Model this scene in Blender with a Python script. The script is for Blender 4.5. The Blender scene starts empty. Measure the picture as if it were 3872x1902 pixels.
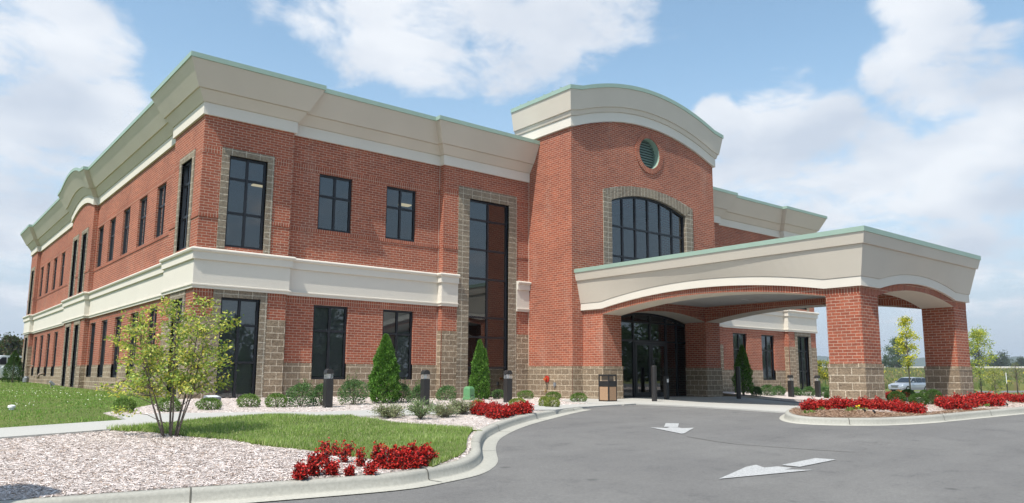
import bpy, math, random
import numpy as np
from mathutils import Vector
random.seed(7)
RNG = np.random.default_rng(11)
scene = bpy.context.scene
COL = scene.collection

# ------------------------------------------------------------------ camera
CAM = np.array([-6.1495, -21.2250, 0.7672])
YAW, PITCH, ROLL, FPX, PY = 0.6813, 0.1467, 0.0054, 2867.3, 47.35
def cam_axes():
    cy, sy = math.cos(YAW), math.sin(YAW); cp, sp = math.cos(PITCH), math.sin(PITCH)
    fw = np.array([sy*cp, cy*cp, sp]); r = np.array([cy, -sy, 0.0]); u = np.cross(r, fw)
    cr, sr = math.cos(ROLL), math.sin(ROLL)
    return cr*r + sr*u, -sr*r + cr*u, fw
CR, CU, CF = cam_axes()
cam_d = bpy.data.cameras.new('camera'); cam = bpy.data.objects.new('camera', cam_d); COL.objects.link(cam)
cam_d.sensor_fit = 'HORIZONTAL'; cam_d.sensor_width = 36.0; cam_d.lens = FPX/3872*36.0
cam_d.shift_y = PY/3872.0
cam_d.clip_start = 0.05; cam_d.clip_end = 20000
from mathutils import Matrix
M = Matrix(((CR[0], CU[0], -CF[0], CAM[0]), (CR[1], CU[1], -CF[1], CAM[1]), (CR[2], CU[2], -CF[2], CAM[2]), (0, 0, 0, 1)))
cam.matrix_world = M
scene.camera = cam
def ray(px, py):
    """direction of a point of the photograph (its own 3872 x 1902 pixels)"""
    return CR*((px-1936)/FPX) - CU*((py-951-PY)/FPX) + CF

# ------------------------------------------------------------------ light
SUN = Vector((-3.1, -1.0, 5.47)).normalized()
EL = math.asin(SUN.z); AZ = math.atan2(SUN.x, SUN.y)
sun_d = bpy.data.lights.new('sun', 'SUN'); sun_d.energy = 4.6; sun_d.angle = math.radians(0.53); sun_d.color = (1.0, 0.955, 0.88)
sun = bpy.data.objects.new('sun', sun_d); COL.objects.link(sun); sun.location = (-30, -20, 60)
sun.rotation_euler = SUN.to_track_quat('Z', 'Y').to_euler()
scene.view_settings.view_transform = 'Standard'; scene.view_settings.look = 'None'
scene.view_settings.gamma = 1; scene.view_settings.exposure = 0.36

world = bpy.data.worlds.new('World'); scene.world = world; world.use_nodes = True
wt = world.node_tree; wt.nodes.clear()
def WN(t, **k):
    n = wt.nodes.new(t)
    for a, b in k.items(): setattr(n, a, b)
    return n
def wmath(op, a, b=None, c=None, clamp=False):
    n = WN('ShaderNodeMath', operation=op, use_clamp=clamp)
    for i, v in enumerate((a, b, c)):
        if v is None: continue
        if isinstance(v, (int, float)): n.inputs[i].default_value = v
        else: wt.links.new(v, n.inputs[i])
    return n.outputs[0]
sky = WN('ShaderNodeTexSky', sky_type='NISHITA'); sky.sun_disc = False
sky.sun_elevation = EL; sky.sun_rotation = AZ; sky.altitude = 150; sky.air_density = 1.0; sky.dust_density = 0.9; sky.ozone_density = 1.6
tc = WN('ShaderNodeTexCoord')
sep = WN('ShaderNodeSeparateXYZ'); wt.links.new(tc.outputs['Generated'], sep.inputs[0])
zz = wmath('MAXIMUM', sep.outputs[2], 0.0)
den = wmath('ADD', zz, 0.22)
cmb = WN('ShaderNodeCombineXYZ')
wt.links.new(wmath('DIVIDE', sep.outputs[0], den), cmb.inputs[0]); wt.links.new(wmath('DIVIDE', sep.outputs[1], den), cmb.inputs[1])
cmb.inputs[2].default_value = 0.37
n1 = WN('ShaderNodeTexNoise'); n1.inputs['Scale'].default_value = 4.6; n1.inputs['Detail'].default_value = 12; n1.inputs['Roughness'].default_value = 0.61; n1.inputs['Distortion'].default_value = 0.25
wt.links.new(cmb.outputs[0], n1.inputs['Vector'])
n2 = WN('ShaderNodeTexNoise'); n2.inputs['Scale'].default_value = 2.3; n2.inputs['Detail'].default_value = 4
mp = WN('ShaderNodeMapping'); mp.inputs['Location'].default_value = (3.3, 1.7, 0); wt.links.new(cmb.outputs[0], mp.inputs[0]); wt.links.new(mp.outputs[0], n2.inputs['Vector'])
# where the cloud banks stand in the sky (directions), each with an angular half-width and a weight
CLOUDS = [((90, 110), 150, .95), ((20, 250), 120, .8), ((215, 150), 95, .75), ((260, 290), 95, .95), ((150, 380), 110, .75), ((40, 560), 90, .8), ((150, 480), 60, .5), ((20, 700), 90, .5),
          ((1030, 20), 200, .95), ((860, 40), 110, .7), ((1300, 10), 190, .9), ((1120, 110), 120, .75), ((1500, 20), 130, .6), ((1030, 200), 75, .62), ((1110, 190), 60, .6),
          ((1795, 310), 62, 1.0), ((1800, 400), 95, .95), ((1960, 400), 150, .9), ((2090, 330), 75, .8), ((2120, 480), 150, .9), ((2300, 560), 170, .85), ((2470, 400), 100, .9), ((2560, 340), 80, .9), ((2420, 470), 130, .9), ((1900, 520), 150, .8),
          ((2340, 90), 95, .9), ((2360, 180), 95, .9), ((2470, 190), 95, .85), ((2240, 160), 60, .75), ((2300, 10), 80, .8), ((2540, 130), 60, .6), ((1985, 160), 55, .5), ((2000, 240), 50, .45),
          ((2200, 640), 150, .7), ((2500, 680), 120, .55), ((700, -500), 330, .8), ((1900, -600), 300, .8), ((-500, 300), 300, .8), ((3100, 300), 280, .8)]
tot = None
for (px, py), rad, wgt in CLOUDS:
    d = ray(px*1.5037, py*1.5037); ang = math.degrees(math.atan(rad/1907)); d = d/np.linalg.norm(d)
    dp = WN('ShaderNodeVectorMath', operation='DOT_PRODUCT'); wt.links.new(tc.outputs['Generated'], dp.inputs[0]); dp.inputs[1].default_value = tuple(d)
    mr = WN('ShaderNodeMapRange', interpolation_type='SMOOTHSTEP'); wt.links.new(dp.outputs['Value'], mr.inputs[0])
    mr.inputs[1].default_value = math.cos(math.radians(ang*1.45)); mr.inputs[2].default_value = math.cos(math.radians(ang*0.35)); mr.inputs[3].default_value = 0; mr.inputs[4].default_value = wgt
    tot = mr.outputs[0] if tot is None else wmath('MAXIMUM', tot, mr.outputs[0])
tot = wmath('MINIMUM', tot, 1.0)
behind = WN('ShaderNodeVectorMath', operation='DOT_PRODUCT'); wt.links.new(tc.outputs['Generated'], behind.inputs[0]); behind.inputs[1].default_value = (-CF[0], -CF[1], 0)
bmr = WN('ShaderNodeMapRange', interpolation_type='SMOOTHSTEP'); wt.links.new(behind.outputs['Value'], bmr.inputs[0]); bmr.inputs[1].default_value = -0.15; bmr.inputs[2].default_value = 0.35; bmr.inputs[3].default_value = 0; bmr.inputs[4].default_value = 0.32
tot = wmath('MAXIMUM', tot, bmr.outputs[0])
den2 = wmath('ADD', wmath('MULTIPLY', wmath('SUBTRACT', n1.outputs[0], 0.5), 2.5), tot)
mask = WN('ShaderNodeMapRange', interpolation_type='SMOOTHSTEP'); wt.links.new(den2, mask.inputs[0])
mask.inputs[1].default_value = 0.27; mask.inputs[2].default_value = 0.88; mask.inputs[3].default_value = 0; mask.inputs[4].default_value = 0.92
hz = WN('ShaderNodeMapRange', interpolation_type='SMOOTHSTEP'); wt.links.new(sep.outputs[2], hz.inputs[0])
hz.inputs[1].default_value = 0.0; hz.inputs[2].default_value = 0.42; hz.inputs[3].default_value = 0.93; hz.inputs[4].default_value = 0.0
ccol = WN('ShaderNodeMixRGB'); ccol.inputs[1].default_value = (5.0, 5.5, 6.3, 1); ccol.inputs[2].default_value = (7.5, 7.7, 8.0, 1)
sh = WN('ShaderNodeMapRange'); wt.links.new(n2.outputs[0], sh.inputs[0]); sh.inputs[1].default_value = 0.35; sh.inputs[2].default_value = 0.62
wt.links.new(sh.outputs[0], ccol.inputs[0])
skt = WN('ShaderNodeMixRGB', blend_type='MULTIPLY'); skt.inputs[0].default_value = 1.0; skt.inputs[2].default_value = (1.80, 1.90, 1.68, 1)
wt.links.new(sky.outputs[0], skt.inputs[1])
mixh = WN('ShaderNodeMixRGB'); wt.links.new(hz.outputs[0], mixh.inputs[0]); wt.links.new(skt.outputs[0], mixh.inputs[1]); mixh.inputs[2].default_value = (4.35, 4.95, 5.95, 1)
mixc = WN('ShaderNodeMixRGB'); wt.links.new(mask.outputs[0], mixc.inputs[0]); wt.links.new(mixh.outputs[0], mixc.inputs[1]); wt.links.new(ccol.outputs[0], mixc.inputs[2])
bg = WN('ShaderNodeBackground'); bg.inputs[1].default_value = 0.1; wt.links.new(mixc.outputs[0], bg.inputs[0])
wo = WN('ShaderNodeOutputWorld'); wt.links.new(bg.outputs[0], wo.inputs[0])

# ------------------------------------------------------------------ ground height and placing helpers
FH = np.array([0.6298, 0.7768])
def H(x, y):
    x = np.asarray(x, float); y = np.asarray(y, float)
    s = (x-CAM[0])*FH[0] + (y-CAM[1])*FH[1]
    h = -0.85*np.clip(1-s/20, 0, None)**1.3
    h = np.where(s < 0, -0.85 + 0.004*s, h)
    left = np.clip((3-x)/3, 0, 1)*np.interp(y, [6, 14, 34, 60, 300, 2000], [0, 0.05, 0.19, 0.15, 3.0, 10.0])
    fx = np.clip((x-22)/14, 0, 1)
    far = fx*np.interp(s, [30, 60, 80, 100, 150, 250, 420, 900, 3000], [0, -0.5, -0.66, -0.62, -0.42, 2.6, 6.2, 9, 20])
    a = np.clip((x-11)/11, 0, 1)*np.clip((-y-3.9)/2, 0, 1)*np.clip((y+11.2)/2, 0, 1); b = np.clip((x-19.9)/1.8, 0, 1)*np.clip((y+11.2)/2, 0, 1)*np.clip((-y-1.4)/2.6, 0, 1)
    dip = -.21*np.maximum(a, b)*np.clip((46-x)/8, 0, 1)
    return h + left + far + dip
T_START = 2.0   # where the search along the sight line begins
def LIFT(x, y):
    x = np.asarray(x, float); y = np.asarray(y, float)
    f = 1-.86*np.clip((x-4.2)/3.6, 0, 1)
    return np.where((x < 19.6) & (y > -11.2), f, 1.0)
def G(px, py, off=0.0):
    """point of the ground seen at that place of the photograph"""
    r = ray(px, py); t = T_START
    for i in range(6000):
        q = CAM + r*t
        if q[2] < float(H(q[0], q[1])) + off*float(LIFT(q[0], q[1])): break
        t *= 1.002
    return q[0], q[1], t
def GL(ox, oy, s, pts, off=0.0):
    return [G(ox+a*s, oy+b*s, off)[:2] for a, b in pts]

# ------------------------------------------------------------------ materials
MATS = {}
def new_mat(name):
    m = bpy.data.materials.new(name); m.use_nodes = True; m.node_tree.nodes.clear(); MATS[name] = m
    return m, m.node_tree
class NT:
    def __init__(s, name):
        s.m, s.t = new_mat(name); s.out = s.n('ShaderNodeOutputMaterial')
    def n(s, ty, **k):
        n = s.t.nodes.new(ty)
        for a, b in k.items(): setattr(n, a, b)
        return n
    def l(s, a, b): s.t.links.new(a, b)
    def val(s, sock, v):
        if hasattr(v, 'is_output') or hasattr(v, 'links'): s.l(v, sock)
        else: sock.default_value = v
    def noise(s, vec, scale, detail=4, rough=.55, out=0):
        n = s.n('ShaderNodeTexNoise'); n.inputs['Scale'].default_value = scale; n.inputs['Detail'].default_value = detail; n.inputs['Roughness'].default_value = rough
        if vec is not None: s.l(vec, n.inputs['Vector'])
        return n.outputs[out]
    def ramp(s, fac, pts):
        r = s.n('ShaderNodeValToRGB'); e = r.color_ramp.elements
        while len(e) < len(pts): e.new(0.5)
        for i, (p, c) in enumerate(pts): e[i].position = p; e[i].color = (*c, 1) if len(c) == 3 else c
        s.l(fac, r.inputs[0]); return r.outputs[0]
    def mix(s, f, a, b, mode='MIX'):
        n = s.n('ShaderNodeMixRGB', blend_type=mode); s.val(n.inputs[0], f)
        for i, v in ((1, a), (2, b)):
            if isinstance(v, tuple): n.inputs[i].default_value = (*v, 1)
            else: s.l(v, n.inputs[i])
        return n.outputs[0]
    def bump(s, h, strength, dist=0.01, nrm=None):
        b = s.n('ShaderNodeBump'); b.inputs['Strength'].default_value = strength; b.inputs['Distance'].default_value = dist; s.l(h, b.inputs['Height'])
        if nrm is not None: s.l(nrm, b.inputs['Normal'])
        return b.outputs[0]
    def pr(s, color, rough=.8, metal=0, nrm=None, spec=None, **k):
        p = s.n('ShaderNodeBsdfPrincipled')
        if isinstance(color, tuple): p.inputs['Base Color'].default_value = (*color, 1)
        else: s.l(color, p.inputs['Base Color'])
        s.val(p.inputs['Roughness'], rough); p.inputs['Metallic'].default_value = metal
        if spec is not None: p.inputs['Specular IOR Level'].default_value = spec
        for a, b in k.items(): p.inputs[a].default_value = b
        if nrm is not None: s.l(nrm, p.inputs['Normal'])
        return p.outputs[0]
    def done(s, sh): s.l(sh, s.out.inputs[0]); return s.m
def uvn(t): return t.n('ShaderNodeUVMap').outputs[0]
def obn(t): return t.n('ShaderNodeTexCoord').outputs['Object']

def brick_mat(name, c1, c2, mortar, bw, bh, ms, swap=False, split=0.0, var=0.5, offset=0.5, vshift=0.0):
    t = NT(name); uv = uvn(t)
    if swap:
        sp = t.n('ShaderNodeSeparateXYZ'); t.l(uv, sp.inputs[0]); c = t.n('ShaderNodeCombineXYZ'); t.l(sp.outputs[1], c.inputs[0]); t.l(sp.outputs[0], c.inputs[1]); uv2 = c.outputs[0]
    else:
        mpv = t.n('ShaderNodeMapping'); mpv.inputs['Location'].default_value = (0, -vshift, 0); t.l(uv, mpv.inputs[0]); uv2 = mpv.outputs[0]
    b = t.n('ShaderNodeTexBrick'); b.offset = offset; t.l(uv2, b.inputs['Vector'])
    b.inputs['Color1'].default_value = (*c1, 1); b.inputs['Color2'].default_value = (*c2, 1); b.inputs['Mortar'].default_value = (*mortar, 1)
    b.inputs['Scale'].default_value = 1; b.inputs['Mortar Size'].default_value = ms; b.inputs['Mortar Smooth'].default_value = 0.15; b.inputs['Bias'].default_value = 0
    b.inputs['Brick Width'].default_value = bw; b.inputs['Row Height'].default_value = bh
    ob = obn(t)
    big = t.noise(ob, 0.55, 3); sm = t.noise(ob, 22, 5)
    v = t.ramp(big, [(.3, (.84, .84, .86)), (.7, (1.12, 1.1, 1.08))])
    col = t.mix(1.0, b.outputs['Color'], v, 'MULTIPLY')
    if not split:   # weathering: pale bloom and darker damp patches
        mps = t.n('ShaderNodeMapping'); mps.inputs['Scale'].default_value = (1.1, 1.1, .32); t.l(ob, mps.inputs[0]); st = t.noise(mps.outputs[0], 1.3, 6, .62)
        col = t.mix(t.ramp(st, [(.56, (0, 0, 0)), (.78, (.22, .22, .22))]), col, (.52, .40, .32))
    v2 = t.ramp(sm, [(.25, (1-var*.5,)*3), (.75, (1+var*.4,)*3)])
    col = t.mix(1.0, col, v2, 'MULTIPLY')
    inv = t.n('ShaderNodeMath', operation='SUBTRACT'); inv.inputs[0].default_value = 1; t.l(b.outputs['Fac'], inv.inputs[1])
    nr = t.bump(inv.outputs[0], 0.5, 0.008)
    if split:
        nr = t.bump(t.noise(ob, 9, 6, .65), split, 0.06, nr)
    else:
        nr = t.bump(sm, 0.25, 0.004, nr)
    return t.done(t.pr(col, .88, nrm=nr, spec=.25))
brick_mat('brick', (.372, .108, .060), (.27, .078, .047), (.50, .378, .285), .235, .0774, .0062)
brick_mat('brick_soldier', (.35, .10, .055), (.255, .073, .044), (.50, .378, .285), .25, .0774, .0062, swap=True, offset=0.0)
brick_mat('block', (.295, .228, .158), (.228, .174, .12), (.56, .48, .37), .37, .186, .010, split=.75, var=.7, vshift=1.02)
brick_mat('block_frame', (.27, .225, .165), (.215, .175, .128), (.47, .43, .35), .40, .186, .010, split=.75, var=.7, offset=0.0)

def plain(name, col, rough=.7, metal=0, nscale=0, namp=.08, bscale=0, bamp=.2, bdist=.003, big=0, **k):
    t = NT(name); ob = obn(t); c = col
    if nscale:
        v = t.ramp(t.noise(ob, nscale, 5), [(.25, (1-namp,)*3), (.75, (1+namp,)*3)]); c = t.mix(1.0, col, v, 'MULTIPLY')
    if big:
        v = t.ramp(t.noise(ob, .7, 4), [(.3, (1-big,)*3), (.7, (1+big*.6,)*3)]); c = t.mix(1.0, c, v, 'MULTIPLY')
    nr = t.bump(t.noise(ob, bscale, 4), bamp, bdist) if bscale else None
    return t.done(t.pr(c, rough, metal, nr, **k))
plain('stucco', (.585, .53, .45), .92, nscale=60, namp=.05, bscale=160, bamp=.35, big=.04, spec=.2)
plain('stucco_pale', (.65, .605, .53), .92, nscale=60, namp=.04, bscale=160, bamp=.3, big=.03, spec=.2)
plain('ceiling', (.46, .45, .43), .9, nscale=30, namp=.03)
plain('green_metal', (.285, .39, .32), .45, .0, nscale=3, namp=.05, spec=.5)
plain('frame_black', (.012, .013, .017), .38, spec=.4)
plain('interior', (.03, .03, .031), .9)
plain('interior_dark', (.03, .03, .032), .9)
plain('blind', (.72, .70, .66), .8)
plain('concrete', (.40, .392, .365), .9, nscale=35, namp=.10, bscale=90, bamp=.3, big=.05, spec=.2)
plain('kerb', (.345, .335, .295), .9, nscale=30, namp=.13, bscale=80, bamp=.45, big=.12, spec=.2)
plain('gutter', (.40, .385, .335), .9, nscale=30, namp=.13, bscale=80, bamp=.45, big=.08, spec=.2)
plain('sealant', (.55, .46, .38), .8)
plain('joint', (.10, .095, .08), .95)
plain('bronze', (.030, .028, .028), .42, .2, nscale=20, namp=.1, spec=.5)
plain('black_metal', (.014, .014, .015), .5, nscale=40, namp=.2)
plain('bin_panel', (.36, .225, .135), .9, nscale=120, namp=.35, bscale=120, bamp=.6)
plain('lens', (.75, .77, .78), .15, spec=.6)
plain('steel', (.55, .56, .58), .3, .8)
plain('grey_box', (.20, .215, .235), .5, nscale=20, namp=.1)
plain('pipe_tan', (.20, .15, .11), .6, nscale=20, namp=.15)
plain('red_paint', (.42, .03, .02), .45)
plain('orange_cap', (.55, .10, .03), .4)
plain('brass', (.50, .34, .12), .35, .9)
plain('utility_green', (.10, .26, .115), .5, nscale=8, namp=.08)
plain('white_plastic', (.80, .80, .78), .45)
plain('sign_white', (.75, .75, .74), .5)
plain('rubber', (.012, .012, .013), .8)
plain('car_silver', (.50, .52, .55), .28, .6)
plain('van_white', (.80, .81, .82), .3)
plain('car_glass', (.018, .022, .028), .06, spec=.7)
plain('chrome', (.7, .7, .72), .15, 1.0)
plain('headlight', (.8, .82, .85), .1)
plain('bark', (.145, .115, .095), .9, nscale=18, namp=.4, bscale=40, bamp=.6)
plain('bark_light', (.25, .20, .16), .9, nscale=18, namp=.35, bscale=40, bamp=.5)
plain('louver', (.10, .155, .13), .5)
plain('hill_forest', (.035, .055, .03), .95, nscale=.02, namp=.4)
plain('far_road', (.55, .52, .47), .9)
t = NT('lamp_glow'); e = t.n('ShaderNodeEmission'); e.inputs[0].default_value = (1, .80, .45, 1); e.inputs[1].default_value = .8; t.done(e.outputs[0])
t = NT('glass'); # tinted pane: mirror-like surface over a dark view into the room
fr = t.n('ShaderNodeFresnel'); fr.inputs[0].default_value = 2.0
nb_ = t.bump(t.noise(obn(t), 0.9, 2), 0.06, 0.02); 
gl = t.n('ShaderNodeBsdfGlossy'); gl.inputs['Color'].default_value = (.92, .97, 1, 1); gl.inputs['Roughness'].default_value = 0.012; t.l(nb_, gl.inputs['Normal'])
tr = t.n('ShaderNodeBsdfTransparent'); tr.inputs[0].default_value = (.44, .47, .49, 1)
mx = t.n('ShaderNodeMixShader'); t.l(fr.outputs[0], mx.inputs[0]); t.l(tr.outputs[0], mx.inputs[1]); t.l(gl.outputs[0], mx.inputs[2]); t.done(mx.outputs[0])
t = NT('clear_lens'); g_ = t.pr((.75, .78, .8), .08, spec=.6); tr = t.n('ShaderNodeBsdfTransparent'); mx = t.n('ShaderNodeMixShader'); mx.inputs[0].default_value = .16; t.l(tr.outputs[0], mx.inputs[1]); t.l(g_, mx.inputs[2]); t.done(mx.outputs[0])

# asphalt
t = NT('asphalt'); ob = obn(t)
c = t.ramp(t.noise(ob, 260, 3, .7), [(.2, (.083, .081, .079)), (.5, (.146, .142, .137)), (.8, (.25, .243, .232))])
c = t.mix(1.0, c, t.ramp(t.noise(ob, .35, 5, .6), [(.3, (.88, .88, .89)), (.7, (1.10, 1.10, 1.09))]), 'MULTIPLY')
c = t.mix(1.0, c, t.ramp(t.noise(ob, 26, 4, .7), [(.3, (.86,)*3), (.7, (1.14,)*3)]), 'MULTIPLY')
c = t.mix(1.0, c, t.ramp(t.noise(ob, 1.7, 6, .7), [(.28, (.78, .78, .79)), (.44, (1, 1, 1)), (.72, (1.10, 1.10, 1.09))]), 'MULTIPLY')
mpn = t.n('ShaderNodeMapping'); mpn.inputs['Rotation'].default_value = (0, 0, .55); mpn.inputs['Scale'].default_value = (.18, 1.6, 1); t.l(ob, mpn.inputs[0])
c = t.mix(1.0, c, t.ramp(t.noise(mpn.outputs[0], 1.2, 4), [(.3, (.94,)*3), (.7, (1.06,)*3)]), 'MULTIPLY')
vo = t.n('ShaderNodeTexVoronoi'); vo.inputs['Scale'].default_value = 1.1; t.l(ob, vo.inputs['Vector'])
c = t.mix(1.0, c, t.ramp(vo.outputs['Distance'], [(.02, (.62, .62, .63)), (.10, (1, 1, 1))]), 'MULTIPLY')
nr = t.bump(t.noise(ob, 180, 3, .7), .7, .006)
t.done(t.pr(c, .9, nrm=nr, spec=.25))
t = NT('road_paint'); ob = obn(t)
f = t.ramp(t.noise(ob, 55, 6, .75), [(.40, (.1, .1, .1)), (.60, (1, 1, 1))])
c = t.mix(f, (.22, .22, .22), (.50, .50, .49)); t.done(t.pr(c, .75, nrm=t.bump(t.noise(ob, 180, 3), .4, .004)))
# mulch
t = NT('mulch'); ob = obn(t)
c = t.ramp(t.noise(ob, 45, 6, .7), [(.25, (.26, .19, .155)), (.42, (.48, .41, .37)), (.6, (.62, .56, .52)), (.8, (.74, .69, .66))])
t.done(t.pr(c, .95, nrm=t.bump(t.noise(ob, 40, 6, .7), 1.0, .03), spec=.1))
t = NT('mulch_brown'); ob = obn(t)
c = t.ramp(t.noise(ob, 45, 6, .7), [(.25, (.13, .075, .05)), (.5, (.34, .23, .16)), (.8, (.60, .47, .38))])
t.done(t.pr(c, .95, nrm=t.bump(t.noise(ob, 40, 6, .7), 1.0, .03), spec=.1))
# turf and field soil
t = NT('turf'); ob = obn(t)
c = t.ramp(t.noise(ob, 14, 6, .7), [(.25, (.075, .105, .028)), (.55, (.125, .16, .05)), (.8, (.19, .21, .08))])
c = t.mix(1.0, c, t.ramp(t.noise(ob, .6, 4), [(.3, (.85, .9, .8)), (.7, (1.2, 1.1, 1.1))]), 'MULTIPLY')
t.done(t.pr(c, .95, nrm=t.bump(t.noise(ob, 60, 4, .7), .8, .03), spec=.1))
t = NT('field'); ob = obn(t)
c = t.ramp(t.noise(ob, .22, 6, .65), [(.25, (.10, .13, .04)), (.5, (.16, .175, .06)), (.75, (.23, .21, .085))])
c = t.mix(1.0, c, t.ramp(t.noise(ob, .035, 4), [(.3, (.8, .9, .8)), (.7, (1.2, 1.1, 1.1))]), 'MULTIPLY')
t.done(t.pr(c, .95, spec=.1, nrm=t.bump(t.noise(ob, 2, 5), .8, .3)))
# foliage: colour per leaf from an attribute
def leaf_mat(name, rough=.5, trans=.35, tint=(1, 1, 1), spec=.3):
    t = NT(name); a = t.n('ShaderNodeVertexColor'); a.layer_name = 'Col'
    c = t.mix(1.0, a.outputs[0], tint, 'MULTIPLY')
    p = t.pr(c, rough, spec=spec); tl = t.n('ShaderNodeBsdfTranslucent'); c2 = t.mix(1.0, c, (1.15, 1.25, .6), 'MULTIPLY'); t.l(c2, tl.inputs[0])
    m = t.n('ShaderNodeMixShader'); m.inputs[0].default_value = trans; t.l(p, m.inputs[1]); t.l(tl.outputs[0], m.inputs[2]); return t.done(m.outputs[0])
leaf_mat('leaf'); leaf_mat('needle', .7, .15); leaf_mat('blade', .6, .3)
t = NT('petal'); a = t.n('ShaderNodeVertexColor'); a.layer_name = 'Col'; t.done(t.pr(a.outputs[0], .5, spec=.3))
t = NT('chip'); a = t.n('ShaderNodeVertexColor'); a.layer_name = 'Col'; t.done(t.pr(a.outputs[0], .9, spec=.1))

# ------------------------------------------------------------------ mesh builder
class MB:
    def __init__(s): s.v = []; s.f = []; s.mi = []
    def face(s, pts, m=0):
        i = len(s.v); s.v.extend([tuple(map(float, p)) for p in pts]); s.f.append(tuple(range(i, i+len(pts)))); s.mi.append(m)
    def box(s, x0, x1, y0, y1, z0, z1, m=0):
        i = len(s.v)
        s.v.extend([(x0, y0, z0), (x1, y0, z0), (x1, y1, z0), (x0, y1, z0), (x0, y0, z1), (x1, y0, z1), (x1, y1, z1), (x0, y1, z1)])
        for q in ((0, 3, 2, 1), (4, 5, 6, 7), (0, 1, 5, 4), (1, 2, 6, 5), (2, 3, 7, 6), (3, 0, 4, 7)): s.f.append(tuple(i+k for k in q)); s.mi.append(m)
    def loft(s, rings, m=0, close=True, cap0=True, cap1=True):
        n = len(rings[0]); i = len(s.v)
        for r in rings: s.v.extend([tuple(map(float, p)) for p in r])
        for k in range(len(rings)-1):
            for j in range(n if close else n-1):
                a = i+k*n+j; b = i+k*n+(j+1) % n
                s.f.append((a, b, b+n, a+n)); s.mi.append(m)
        if cap0: s.f.append(tuple(reversed(range(i, i+n)))); s.mi.append(m)
        if cap1: s.f.append(tuple(range(i+(len(rings)-1)*n, i+len(rings)*n))); s.mi.append(m)
    def tube(s, pts, rad, n=8, m=0):
        pts = [Vector(p) for p in pts]; rings = []
        if not hasattr(rad, '__len__'): rad = [rad]*len(pts)
        for k, p in enumerate(pts):
            d = (pts[min(k+1, len(pts)-1)]-pts[max(k-1, 0)]).normalized()
            a = d.orthogonal().normalized() if k == 0 else (prev-d*prev.dot(d)).normalized()
            prev = a; b = d.cross(a)
            rings.append([p+(a*math.cos(2*math.pi*j/n)+b*math.sin(2*math.pi*j/n))*rad[k] for j in range(n)])
        s.loft(rings, m)
    def lathe(s, prof, cx, cy, n=16, m=0):
        s.loft([[(cx+r*math.cos(2*math.pi*j/n), cy+r*math.sin(2*math.pi*j/n), z) for j in range(n)] for r, z in prof], m)
    def build(s, name, mats, parent=None, smooth=False):
        me = bpy.data.meshes.new(name); me.from_pydata(s.v, [], s.f)
        for mm in ([mats] if isinstance(mats, str) else mats): me.materials.append(MATS[mm])
        me.polygons.foreach_set('material_index', s.mi)
        if smooth: me.polygons.foreach_set('use_smooth', [True]*len(me.polygons))
        uvl = me.uv_layers.new(name='UVMap'); 
        co = np.array(s.v); uv = np.zeros((len(me.loops), 2)); vi = np.empty(len(me.loops), int); me.loops.foreach_get('vertex_index', vi)
        nr = np.empty(len(me.polygons)*3); me.polygons.foreach_get('normal', nr); nr = np.abs(nr.reshape(-1, 3))
        tot = np.empty(len(me.polygons), int); me.polygons.foreach_get('loop_total', tot)
        ax = np.repeat(np.argmax(nr*np.array([1, 1.001, .9]), axis=1), tot); c = co[vi]
        uv[:, 0] = np.where(ax == 0, c[:, 1], c[:, 0]); uv[:, 1] = np.where(ax == 2, c[:, 1], c[:, 2])
        uvl.data.foreach_set('uv', uv.ravel())
        o = bpy.data.objects.new(name, me); COL.objects.link(o)
        if parent is not None: o.parent = parent
        return o
def colmesh(name, V, F, C, mat, parent=None):
    """mesh whose vertices carry a colour: leaves, chips, blades"""
    me = bpy.data.meshes.new(name); V = np.asarray(V, np.float32); F = np.asarray(F, np.int32); k = F.shape[1]
    me.vertices.add(len(V)); me.vertices.foreach_set('co', V.ravel())
    me.loops.add(F.size); me.loops.foreach_set('vertex_index', F.ravel())
    me.polygons.add(len(F)); me.polygons.foreach_set('loop_start', np.arange(len(F))*k); me.polygons.foreach_set('loop_total', np.full(len(F), k))
    me.update(calc_edges=True)
    ca = me.color_attributes.new('Col', 'FLOAT_COLOR', 'POINT'); C = np.asarray(C, np.float32)
    if C.shape[1] == 3: C = np.concatenate([C, np.ones((len(C), 1), np.float32)], 1)
    ca.data.foreach_set('color', C.ravel())
    me.materials.append(MATS[mat])
    o = bpy.data.objects.new(name, me); COL.objects.link(o)
    if parent is not None: o.parent = parent
    return o
def empty(name, loc=(0, 0, 0), rz=0):
    o = bpy.data.objects.new(name, None); COL.objects.link(o); o.location = loc; o.rotation_euler = (0, 0, rz); o.empty_display_size = .2; return o
def tag(o, label=None, cat=None, group=None, kind=None):
    if label: o['label'] = label
    if cat: o['category'] = cat
    if group: o['group'] = group
    if kind: o['kind'] = kind
    return o
def copy_tree(o, loc, rz=0, sc=1.0):
    r = o.copy(); COL.objects.link(r); r.location = loc; r.rotation_euler = (0, 0, rz); r.scale = (sc, sc, sc) if not hasattr(sc, '__len__') else sc
    for ch in o.children:
        c = ch.copy(); COL.objects.link(c); c.parent = r
        for g in ch.children:
            d = g.copy(); COL.objects.link(d); d.parent = c
    return r

HAZE = 0.00028
# ------------------------------------------------------------------ the building
P1, P2, MY, ML, E0, EY = 2.60, 2.85, 0.20, 0.19, 8.01, -0.04
T0, T1, TF = 11.80, 20.0, -2.38
MC0, MC1, L0, L1 = 14.9, 19.9, 31.2, 33.6
S1, S2, S3 = 23.6, 29.15, 31.8
ZF = 7.955
bld = empty('office_building')
tag(bld, 'two storey red brick office building with cream cornices, arched entrance tower and drive-through canopy', 'building')

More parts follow.
